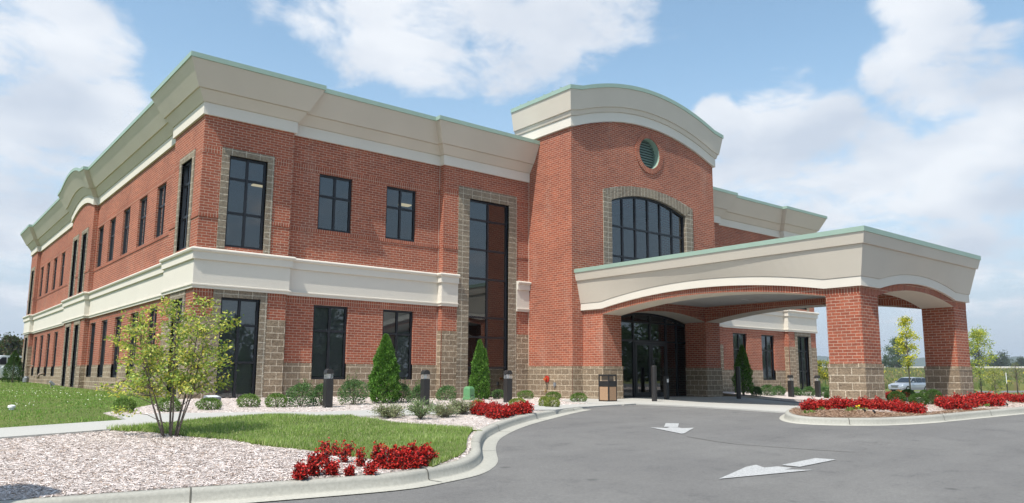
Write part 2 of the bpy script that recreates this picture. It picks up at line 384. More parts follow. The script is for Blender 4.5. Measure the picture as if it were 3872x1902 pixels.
class Plane:
    """a wall plane: ax 'y' faces -y, ax 'x' faces -x, 'X' faces +x; u runs along it, d goes inwards"""
    def __init__(s, ax, c): s.ax, s.c = ax, c
    def p(s, u, d, z):
        if s.ax == 'y': return (u, s.c+d, z)
        if s.ax == 'x': return (s.c+d, u, z)
        return (s.c-d, u, z)
    def box(s, mb, u0, u1, d0, d1, z0, z1, m=0):
        a = s.p(u0, d0, z0); b = s.p(u1, d1, z1)
        mb.box(min(a[0], b[0]), max(a[0], b[0]), min(a[1], b[1]), max(a[1], b[1]), z0, z1, m)
def facade(mb, pl, u0, u1, z0, z1, holes=(), d=0.0, depth=.16, m=0, rm=None):
    us = sorted({u0, u1, *[h[0] for h in holes], *[h[1] for h in holes]}); zs = sorted({z0, z1, *[h[2] for h in holes], *[h[3] for h in holes]})
    us = [u for u in us if u0 <= u <= u1]; zs = [z for z in zs if z0 <= z <= z1]
    for a, b in zip(us, us[1:]):
        for c, e in zip(zs, zs[1:]):
            um, zm = (a+b)/2, (c+e)/2
            if any(h[0] < um < h[1] and h[2] < zm < h[3] for h in holes): continue
            mb.face([pl.p(a, d, c), pl.p(b, d, c), pl.p(b, d, e), pl.p(a, d, e)], m)
    rm = m if rm is None else rm
    for a, b, c, e in holes:
        c2, e2 = max(c, z0), min(e, z1)
        if c2 >= e2: continue
        for u in (a, b): mb.face([pl.p(u, d, c2), pl.p(u, d+depth, c2), pl.p(u, d+depth, e2), pl.p(u, d, e2)], rm)
        if c >= z0: mb.face([pl.p(a, d, c), pl.p(b, d, c), pl.p(b, d+depth, c), pl.p(a, d+depth, c)], rm)
        if e <= z1: mb.face([pl.p(a, d, e), pl.p(b, d, e), pl.p(b, d+depth, e), pl.p(a, d+depth, e)], rm)

def window(pl, u0, u1, z0, z1, zbars, d=.07, ubars=None, blind=False, surround=None, spandrel=None, lit=False):
    mb = MB(); fw = .062; t = .07
    pl.box(mb, u0, u1, d, d+t, z1-fw, z1); pl.box(mb, u0, u1, d-.012, d+t, z0, z0+fw*1.1)
    pl.box(mb, u0, u0+fw, d, d+t, z0+fw*1.1, z1-fw); pl.box(mb, u1-fw, u1, d, d+t, z0+fw*1.1, z1-fw)
    ub = [(u0+u1)/2] if ubars is None else ubars
    for u in ub: pl.box(mb, u-.034, u+.034, d+.008, d+t, z0+fw*1.1, z1-fw)
    edges = [u0+fw]+[w for u in ub for w in (u-.034, u+.034)]+[u1-fw]
    for z in zbars:
        for a, b in zip(edges[::2], edges[1::2]): pl.box(mb, a, b, d+.014, d+t, z-.034, z+.034)
    o = mb.build('window', 'frame_black', bld)
    g = MB(); g.face([pl.p(u0+.02, d+.045, z0+.02), pl.p(u1-.02, d+.045, z0+.02), pl.p(u1-.02, d+.045, z1-.02), pl.p(u0+.02, d+.045, z1-.02)]); g.build('pane', 'glass', o)
    if blind:
        b = MB(); zt = z1-.05
        zz = z0+.08
        while zz < zt:
            b.face([pl.p(u0+.05, d+.115, zz), pl.p(u1-.05, d+.115, zz), pl.p(u1-.05, d+.124, zz+.039), pl.p(u0+.05, d+.124, zz+.039)]); zz += .04
        b.build('blind', 'blind', o)
    if surround:
        s0, s1, sz0, sz1 = surround; mb = MB(); pr = -.028
        pl.box(mb, s0, u0, pr, .09, sz0, sz1); pl.box(mb, u1, s1, pr, .09, sz0, sz1); pl.box(mb, u0, u1, pr, .09, z1, sz1)
        mb.build('stone_surround', 'block_frame', o)
    if spandrel:
        b = MB(); a0, a1 = spandrel; pl.box(b, u0+.03, u1-.03, d+.12, d+.15, a0, a1); b.build('spandrel', 'interior_dark', o)
    return o

FPAV, FMAIN, FEND = Plane('y', 0), Plane('y', MY), Plane('y', EY)
LPAV, LMAIN = Plane('x', 0), Plane('x', ML)
UP = (5.17, 6.93); LO = (.64, 2.86)
CX = 15.9
def mir(a, b): return 2*CX-b, 2*CX-a
front_up = [(3.56, 4.69), (5.92, 7.06)]
GB = -.6
brick = MB(); base = MB(); dec = MB()   # dec: soldier and rowlock courses
def course(pl, u0, u1, z0, z1, pr=.004, d=0):
    mb = MB(); pl.box(mb, u0, u1, d-pr, d+.02, z0, z1); mb.build('rowlock_sill' if pr > .01 else 'soldier_course', 'brick_soldier', bld)
def band_bits(pl, u0, u1, cuts, z0, z1, pr):
    pts = [u0]+[c for ab in sorted(cuts) for c in ab]+[u1]
    for a, b in zip(pts[::2], pts[1::2]):
        if b-a > .02: course(pl, a, b, z0, z1, pr)
def pavilion(pl, u0, u1, w0, w1):
    hu = (w0, w1, 4.30, 6.92); hl = (w0, w1, .08, 2.88)
    facade(brick, pl, u0, u1, GB, ZF, [hu, hl]); 
    s0, s1 = w0-.22, w1+.2
    window(pl, w0, w1, 4.30, 6.92, (5.29, 6.28), surround=(s0, s1, 4.22, 7.12))
    window(pl, w0, w1, .08, 2.88, (1.10, 2.13), blind=True, surround=(s0, s1, GB, 3.09))
    facade(base, pl, u0, s0, GB, 2.32, d=-.02); facade(base, pl, s1, u1, GB, 2.32, d=-.02); facade(base, pl, w0, w1, GB, .08, d=-.02)
    for a, b in ((u0, s0), (s1, u1)):
        base.face([pl.p(a, -.02, 2.32), pl.p(b, -.02, 2.32), pl.p(b, 0, 2.32), pl.p(a, 0, 2.32)])
        course(pl, a, b, 5.075, 5.175, .022); course(pl, a+.05, b-.05, 6.89, 7.08); course(pl, a, b, 2.90, 3.08)
def mainbay(pl, u0, u1, wins):
    hs = [(a, b, *UP) for a, b in wins]+[(a, b, *LO) for a, b in wins]
    facade(brick, pl, u0, u1, GB, ZF, hs)
    facade(base, pl, u0, u1, GB, 1.12, [(a, b, *LO) for a, b in wins], d=-.02, depth=.1)
    pts = [u0]+[c for ab in sorted(wins) for c in ab]+[u1]
    for a, b in zip(pts[::2], pts[1::2]): base.face([pl.p(a, -.02, 1.12), pl.p(b, -.02, 1.12), pl.p(b, 0, 1.12), pl.p(a, 0, 1.12)])
    for a, b in wins:
        window(pl, a, b, *UP, (6.25,)); window(pl, a, b, *LO, (2.09,), blind=True)
    course(pl, u0, u1, 6.93, 7.12); course(pl, u0, u1, 5.06, 5.17, .022); course(pl, u0, u1, 2.88, 3.08)
def ret(pl, u0, u1, zb):  # narrow return of a projecting bay
    facade(brick, pl, u0, u1, GB, ZF); facade(base, pl, u0, u1, GB, zb, d=-.02)
# front, left to right
pavilion(FPAV, 0, P1, .74, 1.84); mainbay(FMAIN, P1, E0, front_up)
ret(Plane('X', P1), 0, MY, 2.32); ret(Plane('x', E0), EY, MY, 2.26)
def endbay(u0, u1, w0, w1):
    s0, s1 = w0-.47, w1+.36
    facade(brick, FEND, u0, u1, GB, ZF, [(w0, w1, .03, 6.94)])
    window(FEND, w0, w1, .03, 6.94, (1.05, 2.10, 2.79, 4.15, 5.18, 6.24), surround=(s0, s1, GB, 7.32), spandrel=(2.79, 4.15))
    for a, b in ((u0, s0), (s1, u1)):
        facade(base, FEND, a, b, GB, 2.26, d=-.02); base.face([FEND.p(a, -.02, 2.26), FEND.p(b, -.02, 2.26), FEND.p(b, 0, 2.26), FEND.p(a, 0, 2.26)])
        course(FEND, a, b, 5.06, 5.17, .022); course(FEND, a+.04, b-.04, 6.94, 7.13); course(FEND, a, b, 2.89, 3.08)
    facade(base, FEND, w0, w1, GB, .03, d=-.02)
endbay(E0, T0, 9.09, 10.86)
endbay(T1, S1, *mir(9.09, 10.86))
mainbay(FMAIN, S1, S2, [mir(*w) for w in front_up]); pavilion(FEND, S2, S3, 29.95, 31.05)
ret(Plane('X', S1), EY, MY, 2.26); ret(Plane('x', S2), EY, MY, 2.32)
facade(brick, Plane('X', S3), EY, 25, GB, ZF); facade(base, Plane('X', S3), EY, 25, GB, 2.32, d=-.02)
# left side
pavilion(LPAV, 0, P2, .88, 1.93)
mainbay(LMAIN, P2, MC0, [(c-.54, c+.54) for c in (4.85, 7.2, 9.6, 11.95, 14.15)])
ret(Plane('y', MC0), 0, ML, 1.12)
LWM = [(15.95, 16.95), (18.1, 19.1)]
facade(brick, LPAV, MC0, MC1, GB, ZF, [(a, b, z0, z1) for a, b in LWM for z0, z1 in ((4.30, 6.92), (.2, 2.88))])
for a, b in LWM:
    window(LPAV, a, b, 4.30, 6.92, (5.29, 6.28), surround=(a-.2, b+.2, 4.22, 7.12)); window(LPAV, a, b, .2, 2.88, (1.10, 2.13), surround=(a-.2, b+.2, .2, 3.08))
facade(base, LPAV, MC0, MC1, GB, 1.12, [(a-.2, b+.2, .2, 3.0) for a, b in LWM], d=-.02)
course(LPAV, MC0, 15.75, 5.075, 5.175, .022); course(LPAV, 17.15, 17.9, 5.075, 5.175, .022); course(LPAV, MC0, 15.75, 2.9, 3.08)
# arched gable of the projecting bay
def midarc(y): 
    t_ = (y-(MC0+MC1)/2)/((MC1-MC0)/2); return .46*max(0, 1-t_*t_)
ys = np.linspace(MC0, MC1, 17)
for a, b in zip(ys, ys[1:]): brick.face([(0, a, ZF), (0, b, ZF), (0, b, ZF+midarc(b)), (0, a, ZF+midarc(a))])
mainbay(LMAIN, MC1, L0, [(c-.54, c+.54) for c in (23.2, 25.55, 27.9, 30.2)])
ret(Plane('y', L0), 0, ML, 2.32)
pavilion(LPAV, L0, L1, 31.85, 32.95)
brick.face([(0, L1, GB), (S3, L1, GB), (S3, L1, ZF), (0, L1, ZF)])

# tower
TB = 0.6
def tarc(x): 
    t_ = (x-CX)/((T1-T0)/2); return .84*(1-t_*t_) if abs(t_) < 1 else 0.0
ZT = 9.54
WX0, WX1 = 13.80, 18.10
def warc(x): t_ = (x-CX)/((WX1-WX0)/2); return 7.17+.42*max(0, 1-t_*t_)
EX0, EX1 = 13.55, 18.25
def earc(x): t_ = (x-CX)/((EX1-EX0)/2); return 2.75+.42*max(0, 1-t_*t_)
RC, RZ, RR = 15.97, 9.36, .60
xs = sorted({T0, T1, WX0, WX1, EX0, EX1, RC-RR, RC+RR, *np.linspace(T0, T1, 42).round(4), *(RC+RR*np.cos(np.linspace(0, math.pi, 25))).round(4)})
def segs(x, xm):
    out = []; cur = GB
    cuts = []
    if EX0 < xm < EX1: cuts.append((GB, earc(x)))
    if WX0 < xm < WX1: cuts.append((4.7, warc(x)))
    if RC-RR < xm < RC+RR:
        h = math.sqrt(max(0, RR*RR-(x-RC)**2)); cuts.append((RZ-h, RZ+h))
    for a, b in cuts: out.append((cur, a)); cur = b
    out.append((cur, ZT+tarc(x))); return out
for a, b in zip(xs, xs[1:]):
    if b-a < 1e-4: continue
    xm = (a+b)/2
    for (l0, h0), (l1, h1) in zip(segs(a, xm), segs(b, xm)):
        if h0-l0 < 1e-6 and h1-l1 < 1e-6: continue
        brick.face([(a, TF, l0), (b, TF, l1), (b, TF, h1), (a, TF, h0)])
for x in (T0, T1):
    pl = Plane('x' if x == T0 else 'X', x)
    facade(brick, pl, TF, TB, GB, ZT+.3); facade(base, pl, TF, EY, GB, 1.12, d=-.02)
    base.face([pl.p(TF, -.02, 1.12), pl.p(EY, -.02, 1.12), pl.p(EY, 0, 1.12), pl.p(TF, 0, 1.12)])
brick.face([(T0, TB, 8), (T1, TB, 8), (T1, TB, ZT+.3), (T0, TB, ZT+.3)])
FT = Plane('y', TF)
for a, b in ((T0-.02, 13.0), (18.75, T1+.02)):
    facade(base, FT, a, b, GB, 1.12, d=-.02); base.face([FT.p(a, -.02, 1.12), FT.p(b, -.02, 1.12), FT.p(b, 0, 1.12), FT.p(a, 0, 1.12)])
# reveals and stone around the arched tower window
def arch_surround(name, parent, x0, x1, zb, fn, w, pr, depth, mat='block_frame'):
    mb = MB()
    mb.box(x0-w, x0, TF-pr, TF+depth, zb, fn(x0)); mb.box(x1, x1+w, TF-pr, TF+depth, zb, fn(x1))
    X = np.linspace(x0, x1, 25); c = (x0+x1)/2; hw = (x1-x0)/2
    for e, o_ in ((x0, x0-w), (x1, x1+w)):
        zt = fn(x0)+w*.78; mb.loft([[(e, TF-pr, fn(x0)), (o_, TF-pr, zt), (o_, TF-pr, fn(x0))], [(e, TF+.02, fn(x0)), (o_, TF+.02, zt), (o_, TF+.02, fn(x0))]])
    inner = [(x, fn(x)) for x in X]; outer = [(c+(x-c)*(hw+w)/hw, fn(x)+w*.78) for x in X]
    rings = [[(i[0], TF-pr, i[1]), (o_[0], TF-pr, o_[1]), (o_[0], TF+.02, o_[1]), (i[0], TF+depth, i[1])] for i, o_ in zip(inner, outer)]
    mb.loft(rings)
    o = mb.build(name, mat, parent)
    # voussoirs: the arch pieces get their pattern along the arch
    uv = o.data.uv_layers[0].data; me = o.data
    for p in me.polygons[22:]:
        for li in p.loop_indices:
            v = me.vertices[me.loops[li].vertex_index].co; uv[li].uv = (.05+(v.z-fn(min(max(v.x, x0), x1)))*.8, v.x)
    return o
tw = MB(); D0 = TF+.10; fw = .065
X = np.linspace(WX0, WX1, 25)
def arched_frame(mb, x0, x1, zb, fn, bars_x, bars_z, y, head=.07):
    X = np.linspace(x0, x1, 25)
    mb.loft([[(x, y, fn(x)), (x, y, fn(x)-head), (x, y+.08, fn(x)-head), (x, y+.08, fn(x))] for x in X])
    for a, b in ((x0, x0+fw), (x1-fw, x1)): mb.box(a, b, y, y+.08, zb, fn(a)-.03)
    for bx in bars_x: mb.box(bx-.034, bx+.034, y+.006, y+.08, zb, fn(bx)-.03)
    ed = [x0+fw]+[w for b in bars_x for w in (b-.034, b+.034)]+[x1-fw]
    for z in bars_z:
        for a, b in zip(ed[::2], ed[1::2]): mb.box(a, b, y+.012, y+.08, z-.034, z+.034)
    mb.box(x0+fw, x1-fw, y+.002, y+.08, zb, zb+.07)
def arched_pane(parent, x0, x1, zb, fn, y):
    g = MB(); X = np.linspace(x0+.02, x1-.02, 25)
    g.face([(x0+.02, y, zb), (x1-.02, y, zb)]+[(x, y, fn(x)-.03) for x in X[::-1]]); return g.build('pane', 'glass', parent)
bx = [WX0+(WX1-WX0)*k/6 for k in range(1, 6)]
arched_frame(tw, WX0, WX1, 4.7, warc, bx, (5.16, 6.28), D0)
two = tw.build('arched_window', 'frame_black', bld); arched_pane(two, WX0, WX1, 4.7, warc, D0+.05)
arch_surround('stone_surround', two, WX0, WX1, 4.5, warc, .44, .03, .12)
# round louvre
lv = MB(); n = 40
ring = [(math.cos(2*math.pi*k/n), math.sin(2*math.pi*k/n)) for k in range(n)]
for k in range(n):
    a, b = ring[k], ring[(k+1) % n]
    lv.face([(RC+RR*a[0], TF-.01, RZ+RR*a[1]), (RC+RR*b[0], TF-.01, RZ+RR*b[1]), (RC+RR*b[0], TF+.30, RZ+RR*b[1]), (RC+RR*a[0], TF+.30, RZ+RR*a[1])])
lvo = lv.build('round_louver', 'green_metal', bld, smooth=True)
sl = MB()
for k in range(11):
    z = RZ-RR+.08+k*.105; h = math.sqrt(max(.001, RR*RR-(z-RZ)**2))
    sl.box(RC-h, RC+h, TF+.22, TF+.24, z-.012, z+.05); 
sl.face([(RC+RR*a[0], TF+.30, RZ+RR*a[1]) for a in ring], 1)
sl.build('slats', ['louver', 'interior_dark'], lvo)
rg = MB()
rg.loft([[(RC+r*math.cos(t_), y, RZ+r*math.sin(t_)) for r, y in ((RR, TF-.035), (RR+.2, TF-.035), (RR+.2, TF+.01), (RR, TF+.01))] for t_ in np.linspace(0, 2*math.pi, 61)], cap0=False, cap1=False)
rgo = rg.build('brick_ring', 'brick_soldier', lvo)
me = rgo.data; uv = me.uv_layers[0].data
for p in me.polygons:
    tm = math.atan2(p.center.z-RZ, p.center.x-RC)
    for li in p.loop_indices:
        v = me.vertices[me.loops[li].vertex_index].co; th = math.atan2(v.z-RZ, v.x-RC)
        if th-tm > 3: th -= 2*math.pi
        if th-tm < -3: th += 2*math.pi
        r = math.hypot(v.z-RZ, v.x-RC); uv[li].uv = (th*.689, .02+(r-RR))
jt = MB()
for x in (P1-.0, ): pass
for pl, u, z0, z1 in ((FMAIN, E0-.03, 1.12, ZF), (FMAIN, P1+.03, 1.12, ZF), (Plane('x', T0), EY-.03, 1.12, ZF), (FT, T0+.0, 0, 0)):
    if z1 > z0: jt = MB(); pl.box(jt, u-.008, u+.008, -.004, .01, z0, z1); jt.build('sealant_joint', 'sealant', bld)
brick.build('brick_wall', 'brick', bld); 
for side in (-1, 1):   # the stone base left and right of the entrance
    hb_ = MB()
    for f_, m_ in zip(base.f, base.mi):
        if (np.mean([base.v[i][0] for i in f_])-CX)*side >= 0: hb_.face([base.v[i] for i in f_], m_)
    hb_.build('block_base', 'block', bld)

# cornices: profiles swept along the wall line, mitred at every corner
def sweep(mb, path, prof, m=0, ends=True):
    """path: (x, y, dx, dy, arc); prof: (out, z, arc weight)"""
    rings = [[(x+dx*o, y+dy*o, z+k*a) for o, z, k in prof] for x, y, dx, dy, a in path]
    mb.loft(rings, m, close=False, cap0=False, cap1=False)
    if ends:
        for st in (path[0], path[-1]):
            x, y, dx, dy, a = st
            mb.face([(x+dx*o, y+dy*o, z+k*a) for o, z, k in prof]+[(x, y, prof[-1][1]+prof[-1][2]*a), (x, y, prof[0][1]+prof[0][2]*a)], m)
arcL = [(0, y, -1, 0, midarc(y)) for y in np.linspace(MC1, MC0, 23)[1:-1]]
pathA = [(1.5, L1, 0, 1, 0), (0, L1, -1, 1, 0), (0, L0, -1, -1, 0), (ML, L0, -1, -1, 0), (ML, MC1, -1, 1, 0), (0, MC1, -1, 1, 0)]+arcL+[
    (0, MC0, -1, -1, 0), (ML, MC0, -1, -1, 0), (ML, P2, -1, 1, 0), (0, P2, -1, 1, 0), (0, 0, -1, -1, 0), (P1, 0, 1, -1, 0), (P1, MY, 1, -1, 0),
    (E0, MY, -1, -1, 0), (E0, EY, -1, -1, 0), (T0, EY, 0, -1, 0)]
pathB = [(T1, EY, 0, -1, 0), (S1, EY, 1, -1, 0), (S1, MY, 1, -1, 0), (S2, MY, -1, -1, 0), (S2, EY, -1, -1, 0), (S3, EY, 1, -1, 0), (S3, 25, 1, 0, 0)]
cop = MB(); cor = MB(); fas = MB()
for path in (pathA, pathB):
    sweep(cop, path, [(.0, 9.42, 1), (.667, 9.42, 1), (.667, 9.285, 1), (.64, 9.28, 1), (.0, 9.28, 1)])
    sweep(cor, path, [(0, 9.28, 1), (.635, 9.28, 1), (.63, 9.26, 1), (.315, 8.615, .95), (.265, 8.61, .95), (.275, 8.60, .95), (.10, 8.305, .9), (0, 8.30, .9)])
    sweep(fas, path, [(0, 8.30, .9), (.07, 8.30, .9), (.07, 7.955, .9), (0, 7.955, .9)])
tx = np.linspace(T0, T1, 33)[1:-1]
pathT = [(T0, TB, -1, 0, 0), (T0, TF, -1, -1, 0)]+[(x, TF, 0, -1, tarc(x)) for x in tx]+[(T1, TF, 1, -1, 0), (T1, TB, 1, 0, 0)]
sweep(cop, pathT, [(0, 10.93, 1), (.362, 10.93, 1), (.362, 10.785, 1), (.34, 10.78, 1), (0, 10.78, 1)])
sweep(cor, pathT, [(0, 10.78, 1), (.335, 10.78, 1), (.33, 10.765, 1), (.212, 10.08, 1), (.17, 10.075, 1), (.175, 10.06, 1), (.13, 9.905, 1), (0, 9.90, 1)])
sweep(fas, pathT, [(0, 9.90, 1), (.0925, 9.90, 1), (.0925, 9.5425, 1), (0, 9.5425, 1)])
# canopy
K0, K1, KF, KW = 12.29, 18.78, -12.16, .90
KB = TF-.965
def karc_l(y): t_ = (y-(KB+KF+KW)/2)/((KB-(KF+KW))/2); return .36*max(0, 1-t_*t_)
def karc_f(x): t_ = (x-(K0+K1)/2)/((K1-K0)/2-KW); return .28*max(0, 1-t_*t_)
yl = np.linspace(KB, KF+KW, 29); xf = np.linspace(K0+KW, K1-KW, 21)
pathK = [(K0, TF, -1, 0, 0)]+[(K0, y, -1, 0, karc_l(y)) for y in yl]+[(K0, KF, -1, -1, 0)]+[(x, KF, 0, -1, karc_f(x)) for x in xf]+[(K1, KF, 1, -1, 0)]+[(K1, y, 1, 0, karc_l(y)) for y in yl[::-1]]+[(K1, TF, 1, 0, 0)]
can = empty('canopy'); can.parent = bld
ck = MB(); sweep(ck, pathK, [(-.3, 4.44, 0), (.39, 4.44, 0), (.39, 4.315, 0), (.375, 4.31, 0), (.0, 4.31, 0)]); ck.build('coping', 'green_metal', can)
ck = MB(); sweep(ck, pathK, [(0, 4.31, 0), (.37, 4.31, 0), (.31, 4.04, 0), (.265, 4.035, 0), (.268, 4.02, 0), (.10, 3.265, 1), (0, 3.26, 1)]); ck.build('panel', 'stucco', can)
ck = MB(); sweep(ck, pathK, [(0, 3.26, 1), (.085, 3.26, 1), (.085, 3.025, 1), (0, 3.025, 1)]); ck.build('fascia_band', 'stucco_pale', can)
ck = MB(); ck.box(K0+.02, K1-.02, KF+.02, TF-.001, 4.30, 4.38); ck.build('roof', 'grey_box', can)
ck = MB(); ck.box(K0+KW-.05, K1-KW+.05, KF+KW-.05, TF-.002, 3.42, 3.5); ck.build('ceiling', 'ceiling', can)
def beam(pts, fn, horiz):   # arched beam: brick faces with a soldier band, stucco underside
    fb = MB(); sb = MB(); so = MB()
    def P(a, o, z): return (a, o, z) if horiz == 'x' else (o, a, z)
    o0, o1 = beam_o
    for a, b in zip(pts, pts[1:]):
        for o in (o0, o1):
            e = .004 if o == o1 else -.004
            e = e*(1 if o1 > o0 else -1)
            sb.face([P(a, o+e, 2.845+fn(a)), P(b, o+e, 2.845+fn(b)), P(b, o+e, 3.04+fn(b)), P(a, o+e, 3.04+fn(a))])
            fb.face([P(a, o, 2.845+fn(a)), P(b, o, 2.845+fn(b)), P(b, o, 3.6), P(a, o, 3.6)])
        so.face([P(a, o0-.004*(1 if o1 > o0 else -1), 2.843+fn(a)), P(b, o0-.004*(1 if o1 > o0 else -1), 2.843+fn(b)), P(b, o1+.004*(1 if o1 > o0 else -1), 2.843+fn(b)), P(a, o1+.004*(1 if o1 > o0 else -1), 2.843+fn(a))])
    o = fb.build('arch_beam', 'brick', can)
    return fb, sb, so, o
for horiz, pts, fn, o0, o1 in (('y', yl, karc_l, K0, K0+KW), ('y', yl, karc_l, K1-KW, K1), ('x', xf, karc_f, KF, KF+KW), ('x', xf, karc_f, KB, TF-.03)):
    beam_o = (o0, o1); fb, sb, so, o = beam(pts, fn, horiz)
    # depth-3 pieces are folded into the beam mesh
    bpy.data.objects.remove(o)
    mb = MB(); mb.v = fb.v+sb.v+so.v
    k1, k2 = len(fb.v), len(fb.v)+len(sb.v)
    mb.f = fb.f+[tuple(i+k1 for i in f) for f in sb.f]+[tuple(i+k2 for i in f) for f in so.f]; mb.mi = [0]*len(fb.f)+[1]*len(sb.f)+[2]*len(so.f)
    mb.build('arch_beam', ['brick', 'brick_soldier', 'stucco'], can)
for x0 in (K0, K1-KW):
    for y0, y1 in ((KF, KF+KW), (KB, TF-.003)):
        mb = MB()
        mb.box(x0, x0+KW, y0, y1, 1.0, 2.845, 0); mb.box(x0-.004, x0+KW+.004, y0-.004, y1 if y0 == KB else y1+.004, 2.845, 3.04, 1); mb.box(x0, x0+KW, y0, y1, 3.04, 3.4, 0)
        mb.box(x0-.025, x0+KW+.025, y0-.025, y1 if y0 == KB else y1+.025, -.6, 1.02, 2); mb.box(x0-.035, x0+KW+.035, y0-.035, y1 if y0 == KB else y1+.035, 1.02, 1.12, 2)
        mb.build('column', ['brick', 'brick_soldier', 'block'], can)
for x, y in ((14.6, -6), (16.6, -6), (14.6, -9.4), (16.6, -9.4)):
    mb = MB(); mb.lathe([(.13, 3.40), (.13, 3.419)], x, y); mb.build('recessed_light', 'lens', can)

cop.build('coping', 'green_metal', bld); cor.build('cornice', 'stucco', bld); fas.build('fascia_band', 'stucco_pale', bld)
# belt course between the storeys
BP = [(0, 4.19, 0), (.13, 4.19, 0), (.165, 4.175, 0), (.18, 4.14, 0), (.165, 4.095, 0), (.135, 4.075, 0), (.115, 4.07, 0), (.115, 3.87, 0), (.06, 3.865, 0), (.055, 3.21, 0), (.095, 3.20, 0), (.095, 3.165, 0), (.07, 3.15, 0), (.065, 3.085, 0), (0, 3.085, 0)]
belt = MB()
pathL = [p for p in pathA if not (p[4] > 0)]
ie = [i for i, p in enumerate(pathL) if p[0] == E0 and p[1] == EY][0]
sweep(belt, pathL[:ie+1]+[(8.62, EY, 0, -1, 0)], BP); sweep(belt, [(11.22, EY, 0, -1, 0), (T0, EY, 0, -1, 0)], BP)
a0, a1 = mir(8.62, 11.22)
sweep(belt, [(T1, EY, 0, -1, 0), (a0, EY, 0, -1, 0)], BP); sweep(belt, [(a1, EY, 0, -1, 0)]+pathB[1:], BP)
belt.build('belt_course', 'stucco_pale', bld)
# roofs
rf = MB(); rf.box(.05, S3-.05, .15, L1-.05, 9.1, 9.2); rf.build('roof', 'grey_box', bld)
vr = MB(); X = np.linspace(T0-.36, T1+.36, 33)
vr.loft([[(x, TF-.3, 10.935+tarc(x)), (x, TB, 10.935+tarc(x)), (x, TB, 10.90+tarc(x)), (x, TF-.3, 10.90+tarc(x))] for x in X])
for k in range(1, 7): y = TF-.3+k*.45; vr.loft([[(x, y, 10.935+tarc(x)), (x, y+.03, 10.935+tarc(x)), (x, y+.03, 10.975+tarc(x)), (x, y, 10.975+tarc(x))] for x in X])
vr.build('vaulted_roof', 'green_metal', bld)
# inside: floors, back walls, ceiling and lamps seen through the panes
inn = MB()
for z in (3.15, 7.45): inn.box(.4, S3-.4, .35, 12, z, z+.15)
inn.box(.4, .5, 12, L1-.4, 0, 9); inn.box(.6, S3-.6, 5.0, 5.1, 0, 7.4); inn.box(T0+.2, T1-.2, 1.5, 1.6, 0, 7.4); inn.box(4.0, 4.1, 5.2, L1-.4, 0, 7.4); inn.box(.4, 4, 12, L1-.4, 3.15, 3.3); inn.box(.4, 4, 12, L1-.4, 7.45, 7.6)
inn.build('interior', 'interior', bld)
for x, y, z in ((9.0, 4.2, 7.43), (3.4, 4.9, 7.43)):
    mb = MB(); mb.box(x-.22, x+.22, y-.14, y+.14, z-.03, z+.02); mb.build('ceiling_light', 'lamp_glow', bld)
# entrance: glazed arch, pair of doors
ent = MB(); ey = -2.24
arched_frame(ent, EX0, EX1, -.02, earc, (14.25, 15.06, 16.92, 17.55), (2.09, 2.78), ey, head=.10)
ent.box(15.95, 16.03, ey+.006, ey+.08, 2.12, 3.1)
eo = ent.build('entrance_screen', 'frame_black', bld); arched_pane(eo, EX0, EX1, 0, earc, ey+.05)
arch_surround('stone_surround', eo, EX0, EX1, GB, earc, .42, .02, .16, 'block')
for a, b, hx in ((15.10, 15.985, 15.90), (15.995, 16.88, 16.08)):
    mb = MB(); y0, y1 = ey-.012, ey+.04
    mb.box(a, a+.10, y0, y1, .0, 2.05); mb.box(b-.10, b, y0, y1, .0, 2.05); mb.box(a+.10, b-.10, y0, y1, 1.93, 2.05); mb.box(a+.10, b-.10, y0, y1, .0, .2)
    do = mb.build('door', 'frame_black', bld)
    g = MB(); g.face([(a+.1, ey+.01, .2), (b-.1, ey+.01, .2), (b-.1, ey+.01, 1.93), (a+.1, ey+.01, 1.93)]); g.build('pane', 'glass', do)
    hnd = MB(); hnd.tube([(hx, y0, .75), (hx, y0-.06, .75), (hx, y0-.06, 1.45), (hx, y0, 1.45)], .011); hnd.build('handle', 'bronze', do)

# ------------------------------------------------------------------ ground, road, walks, beds
def drape(name, poly, off, mat, cell=.45, kind='structure', skirt=.12):
    """flat polygon cut into small triangles and laid on the ground"""
    import bmesh
    from mathutils.geometry import delaunay_2d_cdt
    cv, ce, cf, _, _, _ = delaunay_2d_cdt([Vector((x, y)) for x, y in poly], [], [list(range(len(poly)))], 1, 1e-6)
    bm = bmesh.new(); vs = [bm.verts.new((v[0], v[1], 0)) for v in cv]
    for f in cf: bm.faces.new([vs[i] for i in f])
    xs = [p[0] for p in poly]; ys = [p[1] for p in poly]
    for ax, lo, hi in ((0, min(xs), max(xs)), (1, min(ys), max(ys))):
        c = max(cell, (hi-lo)/90)
        k = math.floor(lo/c)*c+c*.5013
        while k < hi:
            co = [0, 0, 0]; no = [0, 0, 0]; co[ax] = k; no[ax] = 1
            bmesh.ops.bisect_plane(bm, geom=bm.verts[:]+bm.edges[:]+bm.faces[:], plane_co=co, plane_no=no); k += c
    if skirt:
        be = [e for e in bm.edges if len(e.link_faces) == 1]
        r = bmesh.ops.extrude_edge_only(bm, edges=be); low = {v for v in r['geom'] if isinstance(v, bmesh.types.BMVert)}
    else: low = set()
    for v in bm.verts: v.co.z = float(H(v.co.x, v.co.y))+off*(float(LIFT(v.co.x, v.co.y)) if off > .1 else 1)-(skirt if v in low else 0)
    bmesh.ops.recalc_face_normals(bm, faces=bm.faces)
    me = bpy.data.meshes.new(name); bm.to_mesh(me); bm.free(); me.materials.append(MATS[mat])
    o = bpy.data.objects.new(name, me); COL.objects.link(o); return tag(o, kind=kind)
